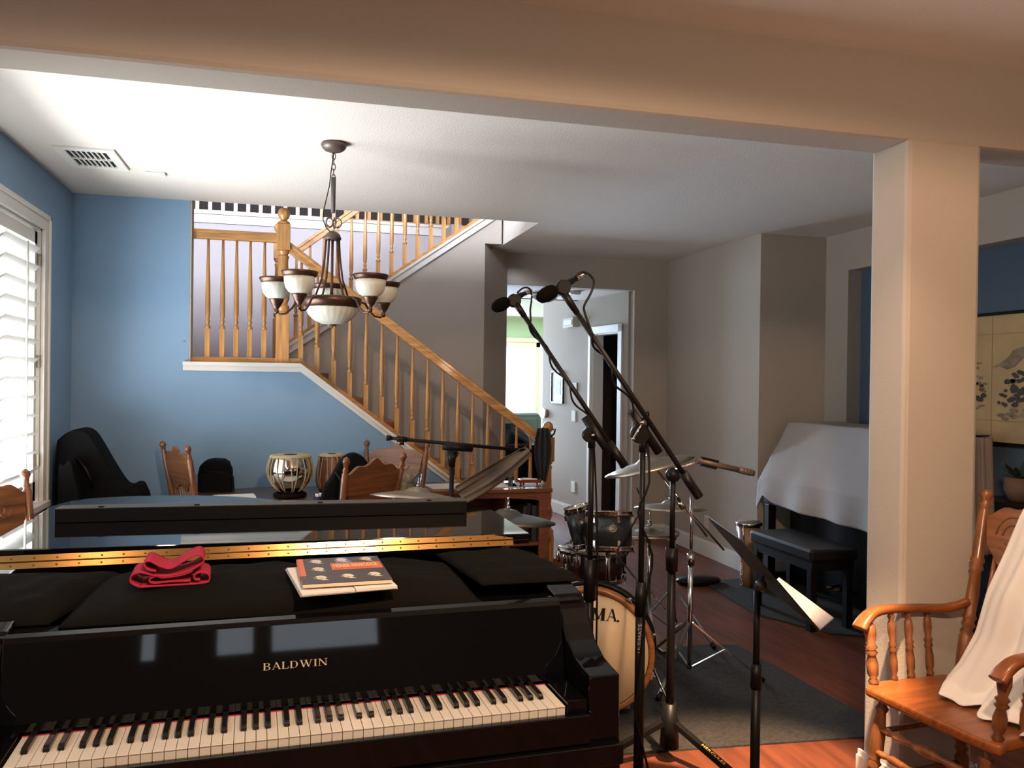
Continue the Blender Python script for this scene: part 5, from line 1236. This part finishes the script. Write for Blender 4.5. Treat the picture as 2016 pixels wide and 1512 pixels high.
Rv = CR.copy(); Rv.z = 0; Rv.normalize(); Fv = Vector((_f.x, _f.y, 0)).normalized(); Uv = Vector((0, 0, 1))
hv = (-0.66*Rv+0.75*Uv).normalized(); wv = (0.0*Rv+Fv).normalized(); nv = hv.cross(wv).normalized()
if nv.z < 0: nv = -nv
tcen = P(1490, 1116, y=YM)
MTt = Matrix.Identity(4); MTt.col[0][:3] = wv; MTt.col[1][:3] = hv; MTt.col[2][:3] = nv; MTt.translation = tcen-SM
B().prism([(-0.25, -0.17), (0.25, -0.17), (0.25, 0.12), (0.21, 0.17), (-0.21, 0.17), (-0.25, 0.12)], -0.0015, 0.0015, 'XY', MTt).obj('tray', BLKS, mst)
B().box(-0.25, 0.25, -0.173, -0.17, -0.0015, 0.055, MTt).obj('ledge', mat('ledge_painted_glare', (0.36, 0.31, 0.27), 0.35, 0.6), mst)  # pale colour paints the lamp glare on the black ledge
B().prism([(-0.19, -0.168), (0.03, -0.168), (0.03, 0.10), (-0.19, 0.10)], 0.002, 0.006, 'XY', MTt).obj('sheet_music', PAPER, mst)
B().sbar(MTt @ Vector((0, -0.03, -0.01)), Vector((0, -0.01, zk)), 0.02, 0.02).obj('bracket', BLKM, mst)

# ------------------------------------------------------------------ mats
RUGM = mat('charcoal_mat', (0.032, 0.030, 0.026), 0.95, bump=0.4, bscale=200, var=0.3, vscale=60, spec=0.2)
tag(B().prism([(0.9, 3.24), (2.62, 3.10), (2.56, 4.38), (2.40, 4.42), (0.95, 4.5)], 0.0, 0.008, 'XY').obj('drum_mat', RUGM), 'dark grey mat under the drum kit', 'mat')
tag(B().prism([(3.10, 5.85), (3.02, 4.95), (3.25, 4.45), (4.15, 4.0), (4.18, 5.85)], 0.0, 0.010, 'XY').obj('piano_rug', RUGM), 'black rug under the draped piano', 'rug')
cable('thin pale cable curving over the lit floor in front of the mat', [(1.55, 2.95, 0.004), (1.75, 2.96, 0.004), (1.95, 2.92, 0.004), (2.08, 2.82, 0.004)], r=0.004)
# ------------------------------------------------------------------ draped upright piano, bench, small drum
up = thing('upright_piano', 'black upright piano under a white cloth in the corner', 'piano', (0, 0, 0))
PY0, PY1 = 4.32, 5.74
B().box(3.80, 4.19, PY0, PY1, 0.0, 1.225).obj('case', BLKS, up, bevel=0.01)
B().box(3.56, 3.80, PY0+0.03, PY1-0.01, 0.62, 0.80).obj('key_shelf', BLKS, up, bevel=0.01)
for yy in (PY0+0.06, PY1-0.05): B().box(3.565, 3.63, yy-0.03, yy+0.03, 0.09, 0.62).box(3.54, 3.80, yy-0.03, yy+0.03, 0.0, 0.09).obj('leg', BLKS, up, bevel=0.006)
for k in range(3): B().bar((3.70, 4.95+0.09*k, 0.10), (3.80, 4.95+0.09*k, 0.11), 0.012, seg=10).obj('pedal', BRASS, up)
prf = [(4.19, 1.10), (4.19, 1.248), (4.10, 1.248), (3.80, 1.245), (3.785, 1.225), (3.70, 1.06), (3.58, 0.89), (3.535, 0.83), (3.525, 0.76), (3.515, 0.70), (3.51, 0.645)]
def clf(u, v):
    i = v*(len(prf)-1); k = min(int(i), len(prf)-2); t = i-k
    x = prf[k][0]+(prf[k+1][0]-prf[k][0])*t; z = prf[k][1]+(prf[k+1][1]-prf[k][1])*t
    y = PY0-0.12+(PY1-PY0+0.16)*u
    lo = max(0, v-0.55)/0.45
    x -= 0.014*lo*math.sin(u*23)+0.01*lo*math.sin(u*11+1)
    z -= lo*0.05*(1-u)*0.6 if u > 0 else 0
    z += lo*lo*0.045*math.exp(-((u-0.93)/0.07)**2)+0.006*noise.noise(Vector((y*6, x*6, 0)))
    if u > 0.93: z -= (u-0.93)/0.07*0.16*(0.3+0.7*lo)*(0.55 if lo > 0 else 0.12)
    return (x, y, z)
tag(B().grid(clf, 70, 50).obj('piano_cloth', mat('grey_white_cloth', (0.37, 0.35, 0.335), 0.9, bump=0.15, bscale=200), solid=0.003), 'white cloth draped over the upright piano', 'cloth')
bn = thing('piano_bench', 'black padded bench in front of the draped piano', 'bench', (3.30, 4.85, 0))
B().box(-0.17, 0.17, -0.36, 0.36, 0.44, 0.52).obj('cushion', mat('black_leather', (0.008, 0.008, 0.009), 0.35), bn, bevel=0.02, seg=3)
B().box(-0.15, 0.15, -0.34, 0.34, 0.38, 0.44).obj('frame', BLKS, bn)
for sx in (-1, 1):
    for sy in (-1, 1): B().box(sx*0.13-0.022, sx*0.13+0.022, sy*0.31-0.022, sy*0.31+0.022, 0.0, 0.40).obj('leg', BLKS, bn)
cp = P(1473, 1140, z=0.0); cpx, cpy = 3.36, 5.66
q = P(1473, 1140, y=cpy); cpx = q.x; ztop = P(1473, 1027, y=cpy).z
cg = thing('hand_drum', 'small natural wood hand drum standing by the wall corner', 'drum', (cpx, cpy, 0))
zt = ztop
B().lathe([(0.065, 0.0), (0.062, zt*0.25), (0.072, zt*0.6), (0.088, zt-0.02)], 28).obj('shell', wood('pale_drum_wood', (0.30, 0.17, 0.08), 0.4), cg)
B().lathe([(0.09, zt-0.03), (0.098, zt-0.03), (0.100, zt-0.005), (0.094, zt), (0.09, zt-0.03)], 28).obj('rim', CHROME, cg)
B().lathe([(0.092, zt-0.004), (0.09, zt+0.002), (0, zt+0.004)], 28).obj('drumhead', mat('hand_drum_skin', (0.20, 0.17, 0.14), 0.7), cg)
for k in range(4):
    a = math.pi*k/2+0.6; B().bar((0.098*math.cos(a), 0.098*math.sin(a), zt-0.02), (0.08*math.cos(a), 0.08*math.sin(a), zt*0.55), 0.005, seg=8).obj('tension_rod', CHROME, cg)
b = B()
for k in range(9): b.tube([(-0.09+0.006*math.cos(2*math.pi*i/8), -0.06+0.004*math.sin(2*math.pi*i/8)*(k % 2), 0.02+0.02*k+0.012*math.sin(2*math.pi*i/8)) for i in range(8)], 0.002, 5, closed=True)
b.obj('chain', CHROME, cg)
o = tag(B().lathe([(0.0, 0.0), (0.15, 0.005), (0.17, 0.03), (0.15, 0.05), (0, 0.06)], 28, T((3.05, 5.80, 0.0)) @ Matrix.Diagonal((1.1, 0.6, 1, 1))).obj('floor_pad', BLKS), 'flat black rounded pad lying at the wall base', 'pad')
# outlet on the projecting wall
yo = P(1392, 1028, x=XP).y; zo = P(1392, 1028, x=XP).z
otl = thing('wall_outlet', 'beige outlet on the projecting wall behind the cymbal stands', 'outlet', (XP, yo, zo))
B().box(-0.008, 0, -0.04, 0.04, -0.06, 0.06).obj('plate', PLATE, otl, bevel=0.002)
for s in (-1, 1): B().box(-0.011, -0.008, -0.015, 0.015, s*0.025-0.012, s*0.025+0.012).obj('socket', W_STAIR, otl)
cable('black cable trailing behind the stands down to the floor', [P(1254, 960, y=3.9), P(1262, 1000, y=3.8), P(1230, 1060, y=3.7), P(1215, 1090, y=3.6), P(1240, 1125, y=3.4), P(1262, 1160, y=3.0), P(1262, 1250, y=2.8)], r=0.004)

# ------------------------------------------------------------------ painting in the recess, cloth, plant
pnt = thing('landscape_painting', 'wide ink landscape on yellow silk in a thin black frame', 'painting', (XR+0.115, 0, 0))
f0 = P(1927, 618, x=XR+0.10); z1_ = f0.z; zb_ = P(1945, 868, x=XR+0.10).z
ya, yb_ = 3.05, 4.78
B().box(-0.03, 0, ya, yb_, z1_-0.02, z1_).box(-0.03, 0, ya, yb_, zb_-0.02, zb_).box(-0.03, 0, ya, ya+0.02, zb_, z1_).box(-0.03, 0, yb_-0.02, yb_, zb_, z1_).obj('frame', BLKS, pnt)
SILK = mat('yellowed_silk', (0.40, 0.31, 0.16), 0.6, var=0.12, vscale=5)
B().box(-0.020, -0.002, ya+0.02, yb_-0.02, zb_, z1_-0.02).obj('silk_panel', SILK, pnt)
INK = mat('grey_ink_wash', (0.20, 0.165, 0.11), 0.7, var=0.4, vscale=20); INKD = mat('dark_ink', (0.045, 0.042, 0.038), 0.7, var=0.5, vscale=40)
GL = mat('border_line', (0.24, 0.18, 0.09), 0.6)
b = B(); b.box(-0.0212, -0.020, ya+0.02, yb_-0.02, z1_-0.14, z1_-0.136).box(-0.0212, -0.020, ya+0.02, yb_-0.02, zb_+0.13, zb_+0.134)
y_l = P(1954, 740, x=XR+0.10).y
for yy in (y_l, y_l-0.55, y_l+0.35): b.box(-0.0213, -0.0201, yy-0.002, yy+0.002, zb_, z1_-0.02)
b.obj('border_lines', GL, pnt)
def blob(y0, z0, w_, h_, seed, m, n=26, x=-0.0214):
    b = B(); pts = []
    for i in range(n):
        a = 2*math.pi*i/n; rr = 1+0.35*noise.noise(Vector((math.cos(a)*2+seed, math.sin(a)*2, seed)))+0.12*math.sin(i*2.3+seed)
        pts.append((y0+w_*rr*math.cos(a), z0+h_*rr*math.sin(a)))
    b.prism(pts, x-0.0006, x, 'YZ'); return b
def ontp(px, py): q = P(px, py, x=XR+0.10); return q.y, q.z
hl_ = [ontp(1953, 724), ontp(1970, 715), ontp(1985, 705), ontp(1996, 690), ontp(2010, 684), (3.6, 1.85), (3.3, 1.75), (3.3, 1.68), ontp(2016, 705), ontp(2000, 722), ontp(1985, 728), ontp(1970, 722)]
B().prism(hl_, -0.0218, -0.0210, 'YZ').obj('ink_hill', INK, pnt)
rr_ = random.Random(4)
for (px, py, s_, m_) in ((1930, 760, 0.035, INKD), (1934, 748, 0.045, INK), (1940, 765, 0.03, INK), (1934, 785, 0.05, INKD), (1931, 800, 0.03, INK), (2000, 745, 0.04, INKD), (1990, 760, 0.045, INKD), (1980, 775, 0.03, INKD), (1975, 792, 0.03, INKD), (1995, 780, 0.05, INKD), (2010, 765, 0.06, INKD), (2012, 795, 0.05, INKD), (2016, 740, 0.04, INKD), (1985, 830, 0.06, INK), (2006, 822, 0.07, INK), (1930, 720, 0.03, INK)):
    for j in range(4):
        yy, zz = ontp(px, py)
        blob(yy+rr_.uniform(-1, 1)*s_*0.9, zz+rr_.uniform(-1, 1)*s_*0.7, s_*0.5, s_*(0.32 if m_ is INKD else 0.2), rr_.uniform(0, 50), m_, x=-0.0220-0.0007*j).obj('ink_foliage', m_, pnt)
def dcl(u, v):
    q = P(1900+48*u+6*v, 862+230*v, y=3.3-0.15*u)
    return (q.x+0.01*math.sin(u*14), q.y+0.015*math.sin(u*16), q.z)
cr_ = thing('coat_on_stand', 'brown coat hanging on a post behind the pillar', 'coat', (0, 0, 0))
B().grid(dcl, 20, 14).obj('coat', mat('brown_coat', (0.15, 0.11, 0.085), 0.9), cr_, solid=0.01)
q = P(1918, 1000, y=3.34)
B().bar((q.x, 3.36, 0), (q.x, 3.36, P(1918, 868, y=3.34).z), 0.015, seg=10).lathe([(0.17, 0), (0.17, 0.02), (0.02, 0.04)], 20, T((q.x, 3.36, 0))).obj('post', OAKC, cr_)
pl0 = P(2006, 930, x=3.95)
pt = thing('potted_plant', 'dark leafy plant in a woven pot below the painting', 'plant', (pl0.x, pl0.y, 0))
B().box(-0.15, 0.15, -0.2, 0.2, 0, pl0.z-0.16).obj('stand', BLKS, pt)
zb2 = pl0.z-0.16
B().lathe([(0.05, zb2), (0.075, zb2+0.06), (0.07, zb2+0.13), (0.065, zb2+0.13)], 16).obj('pot', mat('woven_pot', (0.14, 0.09, 0.06), 0.8, bump=0.6, bscale=60), pt)
LEAF = mat('dark_leaf', (0.02, 0.035, 0.025), 0.5)
for k in range(14):
    a = k*2.4; el = 0.5+0.35*math.sin(k*1.7); L_ = 0.10+0.05*(k % 3)
    b = B(); M = T((0, 0, zb2+0.12)) @ RZ(a) @ RY(-el)
    b.prism([(0, -0.004), (L_*0.4, -0.02), (L_*0.8, -0.014), (L_, 0), (L_*0.8, 0.014), (L_*0.4, 0.02), (0, 0.004)], -0.001, 0.001, 'XY', M); b.obj('leaf', LEAF, pt)

# ------------------------------------------------------------------ foreground oak armchair (faces -X)
ac = thing('armchair', 'oak armchair with carved back and curved arms in the right foreground', 'chair', (2.185, 2.265, 0), R_(-84))
SZ = 0.50; HBK = 1.17
# local: front is -Y, right is +X
pts = rounded([(-0.235, -0.215), (0.235, -0.215), (0.262, -0.15), (0.25, 0.0), (0.215, 0.20), (0.0, 0.23), (-0.215, 0.20), (-0.25, 0.0), (-0.262, -0.15), (-0.235, -0.215)], 3)[:-1]
B().prism(pts, SZ-0.035, SZ, 'XY').obj('seat', OAKSEAT, ac, bevel=0.012, seg=3)
for s in (-1, 1):
    turned((s*0.235, -0.205, 0), (s*0.20, -0.165, SZ-0.03), 0.024, 16).obj('leg', OAKC, ac)
    turned((s*0.23, 0.25, 0), (s*0.18, 0.17, SZ-0.03), 0.023, 16).obj('leg', OAKC, ac)
    p = Vector((s*0.195, 0.19, SZ-0.01)); q = Vector((s*0.215, 0.33, HBK))
    B().bar(p, q, 0.021, seg=16, prof=[(0, 0.8), (0.06, 1.1), (0.22, 1.25), (0.26, 0.7), (0.28, 1.15), (0.30, 0.8), (0.32, 1.15), (0.34, 0.9), (0.44, 1.05), (0.56, 0.85), (0.58, 1.2), (0.60, 0.9), (0.62, 1.2), (0.64, 0.95), (0.88, 0.95), (0.90, 0.7), (0.915, 1.0), (0.93, 0.65), (0.95, 0.85), (0.97, 1.15), (0.99, 0.8), (1, 0.1)]).obj('back_post', OAKC, ac)
    # arm: runs forward from the post then scrolls out
    za = 0.745
    ar = rounded([(s*0.205, 0.235, za+0.02), (s*0.235, 0.17, za-0.005), (s*0.262, 0.06, za-0.004), (s*0.275, -0.06, za), (s*0.275, -0.14, za-0.005), (s*0.272, -0.185, za-0.028), (s*0.27, -0.21, za-0.055)], 4)
    b = B(); n = len(ar); rings = []
    for i, p_ in enumerate(ar):
        u = i/(n-1); w_ = 0.016+0.013*u; h_ = 0.014
        tdir = (Vector(ar[min(i+1, n-1)])-Vector(ar[max(i-1, 0)])).normalized(); xx_ = tdir.cross(Vector((0, 0, 1))).normalized(); yy_ = xx_.cross(tdir)
        rings.append([b.bm.verts.new(Vector(p_)+xx_*w_*math.copysign(abs(math.cos(a))**0.6, math.cos(a))+yy_*h_*math.copysign(abs(math.sin(a))**0.6, math.sin(a))) for a in [2*math.pi*k/14 for k in range(14)]])
    for r0, r1 in zip(rings, rings[1:]):
        for k in range(14): f = b.bm.faces.new((r0[k], r0[(k+1) % 14], r1[(k+1) % 14], r1[k])); f.smooth = True
    b.bm.faces.new(rings[0][::-1]); b.bm.faces.new(rings[-1])
    b.obj('arm', OAKSEAT, ac)
    for j, yy in enumerate((-0.17, -0.07, 0.01, 0.10)):
        B().bar((s*(0.245 if j else 0.24), yy, SZ-0.005), (s*0.268, yy, za-0.008), 0.013 if j else 0.019, seg=14, prof=[(0, 0.6), (0.05, 1.0), (0.10, 0.6), (0.16, 1.0), (0.30, 1.1), (0.42, 0.7), (0.46, 1.15), (0.50, 0.75), (0.54, 1.15), (0.58, 0.7), (0.72, 1.1), (0.84, 1.0), (0.88, 0.6), (0.93, 1.0), (1, 0.6)]).obj('arm_spindle', OAKC, ac)
tl = math.atan2(0.14, HBK-SZ); M = T((0, 0.19, SZ)) @ RX(-tl); hh2 = (HBK-SZ)/math.cos(tl)
cst = B().prism(crest_poly(0.175, 0.195, hh2*0.60, hh2*0.93), -0.010, 0.010, 'XZ', M).obj('crest', OAKCX, ac, bevel=0.004)
for sgn in (-1, 1):
    for kk in (0.9, 0.55):
        b = B(); pp = [M @ Vector((sgn*(0.075+kk*0.075*math.cos(t*0.42)), -0.011, hh2*0.77+kk*0.085*math.sin(t*0.42)*(1-0.02*t))) for t in range(14)]
        b.tube(pp, 0.0035, 6); b.obj('carved_scroll', OAKCX, cst)
for k in range(6):
    x_ = -0.14+0.056*k
    B().bar(M @ Vector((x_*0.95, 0, 0)), M @ Vector((x_, 0, hh2*0.66)), 0.009, seg=10, prof=[(0, 0.8), (0.3, 1.3), (0.36, 0.7), (0.4, 1.3), (0.44, 0.7), (0.6, 1.2), (1, 0.7)]).obj('back_spindle', OAKC, ac)
for (p, q) in (((-0.225, -0.19, 0.20), (0.225, -0.19, 0.20)), ((-0.21, -0.18, 0.36), (0.21, -0.18, 0.36)), ((-0.225, -0.19, 0.28), (0.225, -0.19, 0.28))):
    B().bar(p, q, 0.012, seg=12, prof=[(0, 0.7), (0.12, 1.0), (0.16, 0.7), (0.2, 1.2), (0.3, 1.0), (0.36, 0.75), (0.42, 1.25), (0.5, 1.5), (0.58, 1.25), (0.64, 0.75), (0.7, 1.0), (0.8, 1.2), (0.84, 0.7), (0.88, 1.0), (1, 0.7)]).obj('stretcher', OAKC, ac)
for s in (-1, 1):
    for z_ in (0.18, 0.34): B().bar((s*0.222, -0.18, z_), (s*0.21, 0.20, z_), 0.010, seg=10).obj('stretcher', OAKC, ac)
# white cloth hanging over the back and seat of the armchair
top = P(2035, 985, x=2.42); 
def wcl(u, v):
    # v: from crest down to seat front; u across
    path = [(2.44, 1.20), (2.40, 1.10), (2.36, 0.98), (2.30, 0.84), (2.27, 0.70), (2.22, 0.60), (2.18, 0.54), (2.13, 0.515)]
    i = v*(len(path)-1); k = min(int(i), len(path)-2); t = i-k
    x = path[k][0]+(path[k+1][0]-path[k][0])*t; z = path[k][1]+(path[k+1][1]-path[k][1])*t
    yl = 2.27+0.13*min(1, v*1.15)-0.10*max(0, v-0.85)/0.15*0.5; yr = 1.97
    y = yl+(yr-yl)*u
    f = (0.35+v)
    x += 0.020*f*math.sin(u*15+v*2)+0.010*f*math.sin(u*31+1); z += 0.008*math.sin(u*21+v*5)
    return (x, y, max(z, 0.506))
tag(B().grid(wcl, 60, 50).obj('white_cloth', WHITECL, solid=0.003), 'white cloth thrown over the back and seat of the armchair', 'cloth')
